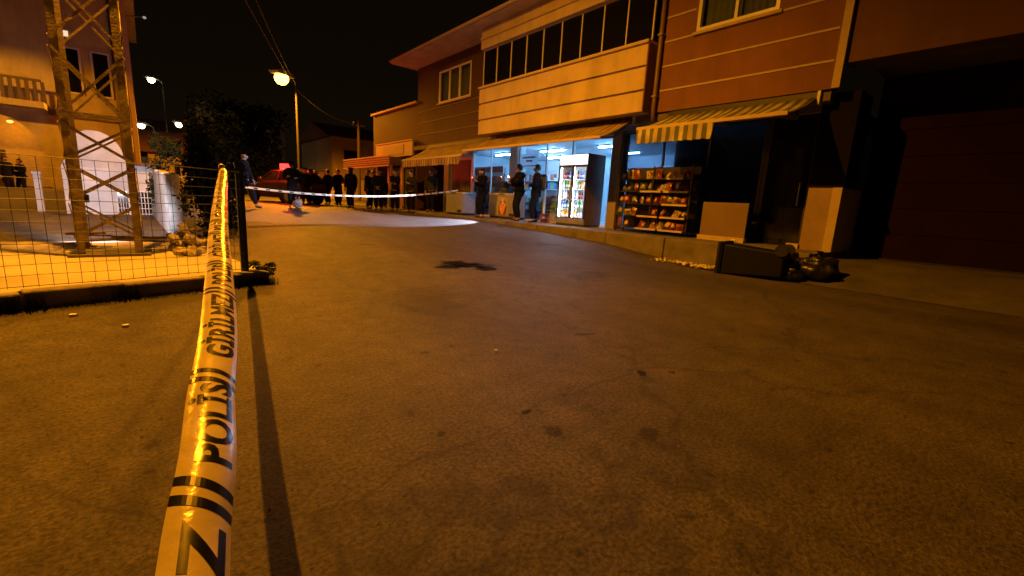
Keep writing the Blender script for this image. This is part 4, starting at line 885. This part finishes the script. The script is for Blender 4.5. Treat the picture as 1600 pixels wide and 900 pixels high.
# ================================================================== EMERGENCY CAR
def car(loc, rz):
    T = empty('emergency_car', loc, rz, 'dark red emergency car with a glowing red roof beacon', 'car')
    PAINT = mat('car_red', (.030, .008, .006), .35, var=.1, spec=.4); BL = BLACKPL
    # stations along x: (x, z_low, z_belt, half_low, half_belt)
    st_ = [(-2.1, .42, .80, .70, .66), (-2.02, .30, .98, .78, .76), (-1.5, .24, 1.05, .84, .80), (-.5, .24, 1.06, .86, .82), (.6, .24, 1.02, .86, .82), (1.0, .24, .98, .86, .80), (1.75, .26, .86, .82, .74), (2.02, .32, .74, .76, .68), (2.10, .42, .62, .66, .60)]
    vs = []; K = 8
    for x, zl, zb, hl, hb in st_:
        zm = (zl * .6 + zb * .4)
        vs += [(x, -hl * .9, zl), (x, -hl, zm), (x, -hl * .99, zb * .9), (x, -hb * .94, zb), (x, hb * .94, zb), (x, hl * .99, zb * .9), (x, hl, zm), (x, hl * .9, zl)]
    fs = [(i*K+k, i*K+(k+1)%K, (i+1)*K+(k+1)%K, (i+1)*K+k) for i in range(len(st_)-1) for k in range(K)] + [tuple(range(K)), tuple((len(st_)-1)*K + k for k in reversed(range(K)))]
    MB().add(vs, fs).build('body', PAINT, T, smooth=False, bevel=.02)
    gh = [(-1.95, 1.0), (-1.45, 1.47), (.05, 1.50), (.95, 1.0)]
    vs = []
    for x, z in gh:
        wd = .77 if z < 1.2 else .62; vs += [(x, -wd, z), (x, wd, z)]
    MB().add(vs, [(0, 1, 3, 2), (2, 3, 5, 4), (4, 5, 7, 6), (0, 2, 4, 6), (1, 7, 5, 3), (0, 6, 7, 1)]).build('cabin_glass', BLACKGLASS, T)
    MB().add([(-1.5, -.63, 1.46), (.1, -.63, 1.49), (.1, .63, 1.49), (-1.5, .63, 1.46), (-1.42, -.58, 1.53), (.0, -.58, 1.555), (.0, .58, 1.555), (-1.42, .58, 1.53)], [(0,3,2,1),(4,5,6,7),(0,1,5,4),(1,2,6,5),(2,3,7,6),(3,0,4,7)]).build('roof', PAINT, T, bevel=.015)
    for sy_ in (-1, 1):
        for a, b_ in (((-1.97, .78, 1.0), (-1.45, .635, 1.48)), ((.97, .78, 1.0), (.06, .635, 1.5)), ((-.55, .80, 1.02), (-.55, .635, 1.5))): MB().bar((a[0], a[1] * sy_, a[2]), (b_[0], b_[1] * sy_, b_[2]), .07, .05).build('roof_pillar', PAINT, T)
        for x in (-1.32, 1.32):
            wh = MB(); wh.tube([(x, sy_ * .70, .33), (x, sy_ * .885, .33)], .33, 20); wo = wh.build('wheel', mat('tyre', (.012, .012, .012), .8, var=.2), T)
            MB().tube([(x, sy_ * .80, .33), (x, sy_ * .895, .33)], .20, 12).build('rim', GALV, wo)
        MB().box((1.90, sy_ * .50 - .14, .60), (2.11, sy_ * .50 + .14, .74)).build('headlight', mat('headlight', (.6, .55, .45), .15, var=0), T, bevel=.02)
        MB().box((.55, sy_ * .84 if sy_ > 0 else -.99, 1.02), (.72, .99 if sy_ > 0 else -.84, 1.16)).build('mirror', BL, T, bevel=.02)
    MB().box((1.98, -.45, .42), (2.13, .45, .58)).build('grille', BL, T); MB().box((2.06, -.26, .33), (2.145, .26, .41)).build('number_plate', WHITE, T)
    lb = MB().box((-.75, -.55, 1.575), (-.45, .55, 1.61)).build('light_bar', mat('bar_housing', (.5, .45, .42), .4, var=.1), T, bevel=.01)
    MB().box((-.80, .18, 1.612), (-.40, .56, 1.84)).build('red_beacon', emitter('beacon_red', (1, .012, .012), 14), lb, bevel=.02)
    MB().box((-.73, -.52, 1.612), (-.47, .19, 1.68)).build('beacon_cover', mat('beacon_lens', (.7, .6, .5), .2, var=0), lb, bevel=.02)
    return T
CL = Vector((5.35, 24.6, ground(5, 24)))
car(CL, math.atan2(2.4, -1.0))
bl_ = light('POINT', CL + Vector((-.5, -.8, 2.02)), 620, (1, .03, .015), .1)

# ================================================================== SHOP GOODS AND FITTINGS
# tall two-door drinks fridge
FRX, FY0, FY1, FH = 9.5, 8.50, 9.62, 2.02
fr = empty('drinks_fridge', (9.85, (FY0 + FY1) / 2, PZ), label='tall lit two door drinks fridge on the pavement', cat='fridge')
FRM = mat('fridge_black', (.03, .03, .032), .35, var=.15); FRS = mat('fridge_side', (.16, .13, .10), .35, var=.2)
z0, z1 = PZ, PZ + FH
wpart(fr, 'side_panel', MB().box((FRX + .03, FY0, z0 + .06), (FRX + .72, FY0 + .03, z1)), FRS); wpart(fr, 'side_panel', MB().box((FRX + .03, FY1 - .03, z0 + .06), (FRX + .72, FY1, z1)), FRS)
wpart(fr, 'back_panel', MB().box((FRX + .69, FY0 + .03, z0 + .06), (FRX + .72, FY1 - .03, z1 - .03)), mat('fridge_white', (.75, .77, .8), .4, var=.05))
wpart(fr, 'top_panel', MB().box((FRX + .03, FY0 + .03, z1 - .03), (FRX + .72, FY1 - .03, z1)), FRM)
wpart(fr, 'base', MB().box((FRX + .02, FY0, z0), (FRX + .70, FY1, z0 + .06)), FRM)
wpart(fr, 'kick_grille', MB().box((FRX, FY0 + .02, z0 + .062), (FRX + .03, FY1 - .02, z0 + .20)), GREYPL)
wpart(fr, 'inner_floor', MB().box((FRX + .04, FY0 + .03, z0 + .17), (FRX + .69, FY1 - .03, z0 + .20)), MATS['fridge_white'])
wpart(fr, 'header_sign', MB().box((FRX - .01, FY0 + .03, z1 - .29), (FRX + .02, FY1 - .03, z1 - .02)), emitter('header_lit', (.93, .96, 1), 3), bevel=.008)
wpart(fr, 'header_frame', MB().box((FRX - .005, FY0, z1 - .32), (FRX + .028, FY0 + .028, z1)).box((FRX - .005, FY1 - .028, z1 - .32), (FRX + .028, FY1, z1)).box((FRX - .004, FY0 + .028, z1 - .32), (FRX + .028, FY1 - .028, z1 - .292)), FRM)
ym = (FY0 + FY1) / 2
for a, b_ in ((FY0, ym), (ym, FY1)):
    dz0, dz1 = z0 + .205, z1 - .325
    d_ = wpart(fr, 'door', MB().box((FRX - .02, a + .003, dz0), (FRX + .025, a + .045, dz1)).box((FRX - .02, b_ - .045, dz0), (FRX + .025, b_ - .003, dz1)).box((FRX - .019, a + .045, dz0), (FRX + .025, b_ - .045, dz0 + .04)).box((FRX - .019, a + .045, dz1 - .04), (FRX + .025, b_ - .045, dz1)), FRM)
    wpart(d_, 'pane', MB().box((FRX, a + .046, dz0 + .041), (FRX + .008, b_ - .046, dz1 - .041)), glass('fridge_glass', (.95, .97, 1)))
    hy_ = ym - .03 if a == FY0 else ym + .03
    wpart(d_, 'handle', MB().tube([(FRX - .05, hy_, 1.2), (FRX - .05, hy_, 1.6)], .011), GALV)
for yy in (FY0 + .05, ym, FY1 - .05): wpart(fr, 'light_tube', MB().tube([(FRX + .06, yy, z0 + .25), (FRX + .06, yy, z1 - .36)], .012, 6), emitter('fridge_tube', (.75, .87, 1), 130))
BOT = {}
def bottle_mesh(nm, col, h_, r, emit=None):
    if nm not in BOT:
        mb = MB(); mb.lathe([(r * .9, 0), (r, .01), (r, h_ * .62), (r * .42, h_ * .82), (r * .38, h_ * .93)], 8); mb.lathe([(r * .45, h_ * .93), (r * .45, h_)], 8, mi=1); mb.lathe([(r * 1.03, h_ * .25), (r * 1.03, h_ * .5)], 8, mi=2)
        BOT[nm] = mb.mesh('bottle', [mat('bottle_' + nm, col, .2, var=0), mat('cap_' + nm, tuple(min(1, q * 3 + .05) for q in col), .4, var=0), mat('lab_' + nm, (.5, .5, .55) if nm != 'cola' else (.55, .05, .04), .5, var=0)])
    return BOT[nm]
kinds = [('cola', (.03, .012, .008), .26, .032), ('water', (.45, .6, .75), .25, .032), ('orange', (.75, .30, .03), .27, .036), ('lime', (.12, .30, .08), .26, .033), ('blue', (.05, .12, .45), .24, .033)]
shelf_lab = ['bottom', 'second lowest', 'middle', 'second highest', 'top']
for si in range(5):
    zs = z0 + .20 + si * .285 + (.001 if si == 0 else 0)
    if si: wpart(fr, 'shelf', MB().box((FRX + .09, FY0 + .04, zs - .012), (FRX + .66, FY1 - .04, zs)), SHELFMAT)
    for bi in range(10):
        yy = FY0 + .09 + bi * (FY1 - FY0 - .18) / 9
        if abs(yy - ym) < .035: continue
        left = yy > ym; kd = kinds[(si * 2 + bi // 2 + (3 if left else 0)) % 5]
        if si == 0 and left: kd = kinds[2]
        o = link('bottle', bottle_mesh(*kd), None, (FRX + .17 + random.uniform(-.01, .03), yy + random.uniform(-.008, .008), zs + .001)); o.scale = (1, 1, random.uniform(.88, .98))
        tag(o, '%s bottle on the %s shelf of the drinks fridge, %s door' % ({'cola': 'dark', 'water': 'clear', 'orange': 'orange', 'lime': 'green', 'blue': 'blue'}[kd[0]], shelf_lab[si], 'left' if left else 'right'), 'bottle', 'bottles on the %s fridge shelf %s' % (shelf_lab[si], kd[0]))

# snack rack with bags
rk = empty('snack_rack', (9.65, 6.4, PZ), label='dark wire rack full of snack bags on the pavement', cat='rack')
RX0, RX1, RY0, RY1, RZ1 = 9.40, 9.86, 5.40, 7.40, PZ + 1.62
for x in (RX0 + .12, RX1):
    for y in (RY0, (RY0 + RY1) / 2, RY1): wpart(rk, 'upright', MB().box((x - .015, y - .015, PZ), (x + .015, y + .015, RZ1)), BLKF)
wpart(rk, 'back_panel', MB().box((RX1 + .016, RY0, PZ + .1), (RX1 + .03, RY1, RZ1)), BLKF)
RAIL = mat('price_rail', (.46, .38, .24), .5, var=.15)
levels = [PZ + .12, PZ + .42, PZ + .72, PZ + 1.02, PZ + 1.32]
for li, z in enumerate(levels):
    x0_ = RX0 + .02 * li
    s_ = wpart(rk, 'shelf', MB().box((x0_, RY0, z - .015), (RX1, RY1, z)), BLKF)
    for (a, b_) in ((RY0 + .01, RY0 + .65), (RY0 + .72, RY0 + 1.3)) if li != 4 else ((RY0 + .2, RY0 + .6),):
        if random.random() < .9: wpart(s_, 'price_rail', MB().box((x0_ - .012, a, z - .025), (x0_ - .001, b_, z + .018)), RAIL)
def bag_mesh(nm, col, col2, w_, h_, d_):
    mb = MB(); n_ = 7; vs = []; rr_ = random.Random(nm)
    for sgn in (1, -1):
        for j in range(n_):
            for i in range(n_):
                u, v = i / (n_ - 1), j / (n_ - 1); puff = (math.sin(PI * u) * math.sin(PI * v)) ** .6 * d_
                vs.append((-sgn * puff * .5 + rr_.uniform(-.006, .006) * (0 < i < n_ - 1), (u - .5) * w_ * (1 - .12 * math.sin(PI * v)), v * h_))
    fs = []
    for s in (0, 1):
        for j in range(n_ - 1):
            for i in range(n_ - 1):
                a = s * n_ * n_ + j * n_ + i; fs.append((a, a + 1, a + n_ + 1, a + n_) if s else (a, a + n_, a + n_ + 1, a + 1))
    mb.add(vs, fs); me = mb.mesh('snack_bag', [mat('bag_' + nm, col, .28, var=.0), mat('bagp_' + nm, col2, .3, var=0)])
    for p_ in me.polygons:
        c = p_.center
        if (c.y / (w_ * .30)) ** 2 + ((c.z - h_ * .55) / (h_ * .24)) ** 2 < 1: p_.material_index = 1
        p_.use_smooth = True
    return me
bags = {k: bag_mesh(k, a, b_, .20, .25, .09) for k, a, b_ in (('red', (.12, .013, .008), (.30, .22, .12)), ('orange', (.20, .06, .01), (.10, .02, .01)), ('yellow', (.26, .17, .04), (.10, .03, .01)), ('white', (.36, .33, .28), (.12, .05, .04)), ('green', (.03, .05, .015), (.25, .2, .08)), ('black', (.03, .025, .025), (.5, .3, .1)))}
names = list(bags); lvn = ['lowest', 'second lowest', 'middle', 'second highest', 'top']
for li, z in enumerate(levels):
    for bi in range(10):
        if random.random() < (.10 if li < 3 else .25): continue
        nm = random.choice(names); yy = RY0 + .12 + bi * .196 + random.uniform(-.03, .03)
        o = link('snack_bag', bags[nm], None, (RX0 + .10 + .02 * li + random.uniform(-.02, .05), yy, z + .003)); s_ = random.uniform(.82, 1.05)
        o.scale = (1, s_ * random.uniform(.75, 1.15), s_ * random.uniform(.7, 1.05)); o.rotation_euler = (random.uniform(-.35, .35), random.uniform(-.1, .5), random.uniform(-.6, .6))
        side = 'near' if bi < 5 else 'fridge'
        tag(o, '%s snack bag on the %s shelf of the rack, %s end' % (nm, lvn[li], side), 'snack bag', '%s bags on the %s rack shelf, %s end' % (nm, lvn[li], side))

# grey chest freezer and ice cream freezer
def chest(label, x0, x1, y0, y1, h_, body, poster=False):
    T = empty('chest_freezer', ((x0 + x1) / 2, (y0 + y1) / 2, PZ), label=label, cat='freezer')
    wpart(T, 'body', MB().box((x0, y0, PZ + .07), (x1, y1, PZ + h_ - .07)), body, bevel=.02)
    wpart(T, 'plinth', MB().box((x0 + .03, y0 + .03, PZ), (x1 - .03, y1 - .03, PZ + .068)), BLACKPL)
    l_ = wpart(T, 'lid', MB().box((x0 - .015, y0 - .015, PZ + h_ - .068), (x1 + .015, y1 + .015, PZ + h_)), mat('freezer_lid', (.40, .42, .46), .3, var=.1), bevel=.012)
    wpart(l_, 'handle', MB().box((x0 - .04, (y0 + y1) / 2 - .15, PZ + h_ - .05), (x0 - .017, (y0 + y1) / 2 + .15, PZ + h_ - .02)), BLACKPL)
    wpart(T, 'vent', MB().box((x0 - .006, y0 + .08, PZ + .10), (x0 - .001, y0 + .35, PZ + .2)), BLACKPL)
    if poster:
        yc = (y0 + y1) / 2 - .05; pz = PZ + .12
        f_ = wpart(T, 'picture', MB().box((x0 - .006, yc - .30, pz), (x0 - .002, yc + .30, pz + .62)), mat('pic_bg', (.30, .27, .24), .5, var=.2, scale=7))
        wpart(f_, 'brown_shape', MB().prism([(yc - .2, pz + .02), (yc + .2, pz + .02), (yc + .24, pz + .3), (yc + .1, pz + .5), (yc - .12, pz + .5), (yc - .25, pz + .3)], x0 - .009, x0 - .0065, axis=0), mat('pic_brown', (.12, .04, .02), .5, var=.2))
        wpart(f_, 'orange_shape', MB().prism([(yc - .05, pz + .03), (yc + .07, pz + .03), (yc + .17, pz + .20), (yc + .19, pz + .33), (yc + .08, pz + .42), (yc - .10, pz + .44), (yc - .20, pz + .34), (yc - .13, pz + .22)], x0 - .012, x0 - .0095, axis=0), mat('pic_orange', (.62, .27, .08), .5, var=.25, scale=12))
        wpart(f_, 'cream_shape', MB().prism([(yc - .06, pz + .40), (yc + .05, pz + .40), (yc + .02, pz + .58), (yc - .02, pz + .60)], x0 - .015, x0 - .0125, axis=0), mat('pic_cream', (.62, .58, .48), .5, var=.1))
    return T
chest('grey chest freezer standing at the end of the cordon tape', 9.15, 9.75, 14.3, 15.5, .86, mat('freezer_grey', (.22, .24, .27), .45, var=.12))
chest('grey ice cream freezer with a brown and orange picture on its front', 9.66, 10.1, 11.75, 13.3, .88, mat('freezer_bluegrey', (.22, .24, .27), .45, var=.12), True)
# things on and behind the freezer
rg = empty('cash_register', (9.9, 12.6, PZ + .88), label='dark cash register standing on the ice cream freezer', cat='register')
MB().box((-.15, -.2, 0), (.15, .2, .14)).build('base', BLACKPL, rg, bevel=.01); MB().prism([(-.1, .141), (.12, .141), (.12, .42), (.06, .42)], -.22, .2).build('screen_housing', BLACKPL, rg); MB().box((-.12, -.14, .141), (-.02, .14, .17)).build('keypad', GREYPL, rg)
pt = empty('display_stand', (9.86, 12.05, PZ + .88), label='dark leafy display of sweets on the freezer beside the register', cat='display')
for i in range(40):
    a = random.uniform(0, 6.28); r_ = random.uniform(0, .13); z_ = random.uniform(.02, .5)
    MB().box((r_ * math.cos(a) - .02, r_ * math.sin(a) - .025, z_), (r_ * math.cos(a) + .02, r_ * math.sin(a) + .025, z_ + .05)).build('packet', mat('packet_dark', (.03, .04, .05), .4, var=.3), pt)
MB().tube([(0, 0, 0), (0, 0, .55)], .015).build('stem', BLACKPL, pt)
# paper notice on the shop window
nt_ = empty('paper_notice', (FX - .01, 11.8, 2.2), label='white paper notice with dark lettering on the shop window', cat='notice')
wpart(nt_, 'sheet', MB().box((FX - .014, 11.36, 2.22), (FX - .008, 12.24, 2.70)), mat('paper', (.75, .77, .80), .8, var=.04))
_n = MATS['paper'].node_tree.nodes; _l = MATS['paper'].node_tree.links; _t = _n.new('ShaderNodeBsdfTranslucent'); _t.inputs[0].default_value = (.75, .78, .82, 1); _m = _n.new('ShaderNodeMixShader'); _m.inputs[0].default_value = .6
_l.new(_n['Principled BSDF'].outputs[0], _m.inputs[1]); _l.new(_t.outputs[0], _m.inputs[2]); _l.new(_m.outputs[0], _n['Material Output'].inputs[0])
for (za, ya, yb) in ((2.56, 11.45, 12.15), (2.45, 11.6, 11.95), (2.30, 11.42, 12.2)):
    yy = yb
    while yy > ya + .04:
        wd = random.uniform(.035, .06); hh_ = .062 if za > 2.4 else .03
        wpart(nt_, 'letter_mark', MB().box((FX - .0165, max(ya, yy - wd), za), (FX - .0145, yy, za + hh_)), TINK); yy -= wd + .016
# shelves inside the shop
def shop_shelf(label, x, y0, y1, nlev, h_, seed, axis='x'):
    rnd = random.Random(seed); T = empty('shop_shelf', (x, (y0 + y1) / 2, PZ + .013), label=label, cat='shelf'); W_ = y1 - y0
    MB().box((.18, -W_/2, 0), (.22, W_/2, h_)).build('back_panel', SHELFMAT, T)
    for e in (-W_/2 - .02, W_/2): MB().box((-.2, e, 0), (.179, e + .02, h_)).build('end_panel', SHELFMAT, T)
    pal = [(.55, .08, .06), (.6, .6, .62), (.1, .15, .4), (.65, .45, .1), (.15, .3, .15), (.5, .5, .5), (.4, .12, .1), (.08, .08, .1)]
    for k in range(nlev):
        z = .1 + k * (h_ - .2) / nlev; MB().box((-.2, -W_/2 + .001, z - .02), (.179, W_/2 - .001, z)).build('shelf_board', SHELFMAT, T)
        y = -W_/2 + .03
        while y < W_/2 - .12:
            wd = rnd.uniform(.08, .22); hh_ = rnd.uniform(.1, (h_ - .2) / nlev * .8); ci = rnd.randrange(len(pal))
            o = MB().box((-.17, y, z + .001), (.1, min(y + wd, W_/2 - .02), z + hh_)).build('product_pack', mat('pack%d' % ci, pal[ci], .5, var=.1), None)
            o.location = T.location; n_ = ['red', 'pale grey', 'navy', 'yellow', 'green', 'grey', 'brown', 'black'][ci]
            lv_ = ['bottom', 'second', 'third', 'fourth', 'top'][k]; hf = 'left' if y > 0 else 'right'; tag(o, '%s pack, %s board, %s half, %s' % (n_, lv_, hf, label.replace('white shelf at the back wall of the shop', 'back wall shelf').replace('white shelf seen left of the shop pillar', 'shelf left of the pillar').replace('low white shelf', 'low shelf')), 'pack', '%s packs, %s board, %s half, %s' % (n_, lv_, hf, label)); y += wd + rnd.uniform(.01, .05)
    return T
shop_shelf('white shelf seen left of the shop pillar', 11.0, 13.9, 16.4, 4, 1.9, 1)
shop_shelf('white shelf at the back wall of the shop', 14.2, 12.3, 16.8, 5, 2.1, 2)
shop_shelf('low white shelf behind the officers', 10.9, 10.9, 12.6, 3, 1.0, 3)
rs = empty('shelf_banner', (10.76, 15, 2.0), label='red and white banner strip on the shelf left of the pillar', cat='banner')
wpart(rs, 'strip', MB().box((10.74, 13.95, 2.05), (10.77, 16.35, 2.42)), mat('banner_white', (.7, .7, .72), .6, var=.05)); wpart(rs, 'red_band', MB().box((10.73, 13.96, 2.20), (10.738, 16.34, 2.41)), mat('banner_red', (.55, .10, .06), .6, var=.15))
for i in range(6): wpart(rs, 'dark_mark', MB().box((10.72, 15.2 + i * .16, 2.08), (10.728, 15.31 + i * .16, 2.32)), TINK)

# crates of drinks low behind the officers
for i, (y, x, z, cc, w_) in enumerate(((10.0, 9.95, 0, (.30, .34, .40), 'pale lower crate in the stack beside the drinks fridge'), (10.0, 9.95, .29, (.10, .25, .12), 'green middle crate in the stack beside the drinks fridge'), (10.0, 9.95, .58, (.12, .25, .38), 'blue upper crate in the stack beside the drinks fridge'), (10.5, 10.0, 0, (.35, .08, .06), 'red crate on the pavement left of the crate stack'))):
    T = empty('crate', (x, y, PZ + z), label=w_, cat='crate', group='crates by the fridge'); cm = mat('crate%d' % i, cc, .45, var=.15)
    MB().box((-.15, -.2, 0), (.15, .2, .03)).build('base', cm, T)
    for a, b_ in (((-.15, -.2), (-.13, .2)), ((.13, -.2), (.15, .2)), ((-.13, -.2), (.13, -.18)), ((-.13, .18), (.13, .2))):
        MB().box((a[0], a[1], .031), (b_[0], b_[1], .11)).box((a[0], a[1], .19), (b_[0], b_[1], .275)).build('side', cm, T)
    for sx in (-.14, .14):
        for sy_ in (-.19, .19): MB().box((sx - .012, sy_ - .012, .11), (sx + .012, sy_ + .012, .19)).build('corner_post', cm, T)

# ================================================================== BIN, BAG, LITTER
gz_ = ground(8.2, 3.4)
wb = empty('wheelie_bin', (8.18, 3.28, gz_), math.radians(96), 'overturned black wheelie bin lying at the kerb', 'bin')
def rot_lying(mb): mb.v = [(z - .5, x, y + .27) for x, y, z in mb.v]; return mb      # the bin's height axis lies along local x
vs = []
for z, a, b_ in ((0, .20, .20), (.95, .27, .27)): vs += [(-a, -b_, z), (a, -b_, z), (a, b_, z), (-a, b_, z)]
BINM = mat('bin_plastic', (.004, .0045, .004), .6, spec=.2, var=.25, scale=5)
rot_lying(MB().add(vs, [(0,3,2,1),(4,5,6,7),(0,1,5,4),(1,2,6,5),(2,3,7,6),(3,0,4,7)])).build('body', BINM, wb, bevel=.025)
rot_lying(MB().box((-.29, -.29, .955), (.29, .29, .985))).build('rim', BINM, wb, bevel=.01)
rot_lying(MB().prism([(-.3, .99), (.3, .99), (.28, 1.05), (-.26, 1.07)], -.3, .3)).build('lid', BINM, wb, bevel=.01)
for sx in (-.2, .2): rot_lying(MB().tube([(sx - .03, .24, .05), (sx + .03, .24, .05)], .1, 14)).build('wheel', BLACKPL, wb)
rot_lying(MB().tube([(-.2, .30, .96), (.2, .30, .96)], .018)).build('handle', BLACKPL, wb)
def lump(name, label, cat, loc, s, mt, seed, amp=.3):
    T = empty(name, loc, label=label, cat=cat); bm = bmesh.new(); bmesh.ops.create_icosphere(bm, subdivisions=4, radius=1)
    for v in bm.verts:
        d = 1 + amp * noise.noise(v.co * 1.6 + Vector((seed, 0, 0))) + amp * .45 * noise.noise(v.co * 5 + Vector((0, seed, 0))); v.co *= d
        v.co = Vector((v.co.x * s[0], v.co.y * s[1], max(-.75, v.co.z) * s[2] + s[2] * .75))
    me = bpy.data.meshes.new('bag_body'); bm.to_mesh(me); bm.free(); me.materials.append(mt); me.polygons.foreach_set('use_smooth', [True] * len(me.polygons)); link('bag_body', me, T)
    MB().lathe([(.05, 0), (.02, .05), (.06, .11)], 8, (0, 0, s[2] * 1.6)).build('knot', mt, T); return T
BAGM = mat('black_bag', (.010, .010, .011), .35, var=.2, bump=.6, bscale=14)
lump('rubbish_bag', 'full black rubbish bag slumped against the corner pillar', 'rubbish bag', (8.55, 2.42, .08), (.26, .30, .22), BAGM, 2)
lump('rubbish_bag', 'smaller black rubbish bag behind the overturned bin', 'rubbish bag', (8.35, 2.75, .03), (.20, .22, .16), BAGM, 6)
mb = MB()
for i in range(70):
    t = random.random(); x, y = 8.18 + random.gauss(0, .15), 3.95 + 1.15 * t + random.gauss(0, .05); z = ground(x, y) + .01; r_ = random.uniform(.02, .07); vs = []
    for k in range(6): a = k * PI / 3 + random.random(); vs.append((x + r_ * math.cos(a), y + r_ * math.sin(a), z + random.uniform(0, .06)))
    vs.append((x, y, z + random.uniform(.01, .07))); mb.add(vs, [(6, k, (k + 1) % 6) for k in range(6)])
tag(mb.build('litter', mat('litter_paper', (.50, .47, .40), .7, var=.4, scale=12)), 'scatter of torn paper litter along the kerb', 'litter', kind='stuff')
for (x, y, r_, lb) in ((1.83, 2.36, .013, 'tiny white paper scrap on the open asphalt'), (-.52, 4.62, .028, 'small white paper scrap on the road below the kerb grass'), (-.2, 4.15, .024, 'flat pale scrap on the road left of the cordon tape'), (9.0, 4.05, .05, 'small white box on the pavement before the dark shop door')):
    z = ground(x, y) if x < 8.5 else PZ; o = MB().prism([(r_ * math.cos(k * 1.05) * random.uniform(.6, 1.1), r_ * math.sin(k * 1.05) * random.uniform(.6, 1.1)) for k in range(6)], .003, .02 if x < 8.5 else .09, axis=2).build('paper_scrap', mat('scrap_white', (.7, .68, .62), .7, var=.1), None, loc=(x, y, z)); tag(o, lb, 'scrap')
mb = MB()     # loose grit on the asphalt
for i in range(3600):
    x = random.uniform(-2.5, 7.5); y = random.uniform(.6, 5.0) if random.random() < .7 else random.uniform(3, 9)
    r_ = random.uniform(.002, .007); z = ground(x, y); a = random.random() * 6; c_, s_ = math.cos(a) * r_, math.sin(a) * r_
    mb.add([(x + c_, y + s_, z), (x - s_, y + c_, z), (x - c_, y - s_, z), (x + s_, y - c_, z), (x + random.uniform(-.3, .3) * r_, y, z + r_ * 1.1)], [(0, 1, 4), (1, 2, 4), (2, 3, 4), (3, 0, 4)])
tag(mb.build('grit', mat('grit', (.12, .11, .095), .9, var=.4, scale=30)), 'loose grit scattered over the asphalt', 'grit', kind='stuff')

# ------------------------------------------------------------------ freeze the grown bodies and clothes into plain meshes
bpy.context.view_layer.update(); dg = bpy.context.evaluated_depsgraph_get()
done = [(o, bpy.data.meshes.new_from_object(o.evaluated_get(dg)), mt) for o, mt in BAKE]
for o, me, mt in done:
    o.modifiers.clear(); me.materials.clear(); me.materials.append(mt); o.data = me
    me.polygons.foreach_set('use_smooth', [True] * len(me.polygons)); me.polygons.foreach_set('material_index', [0] * len(me.polygons))
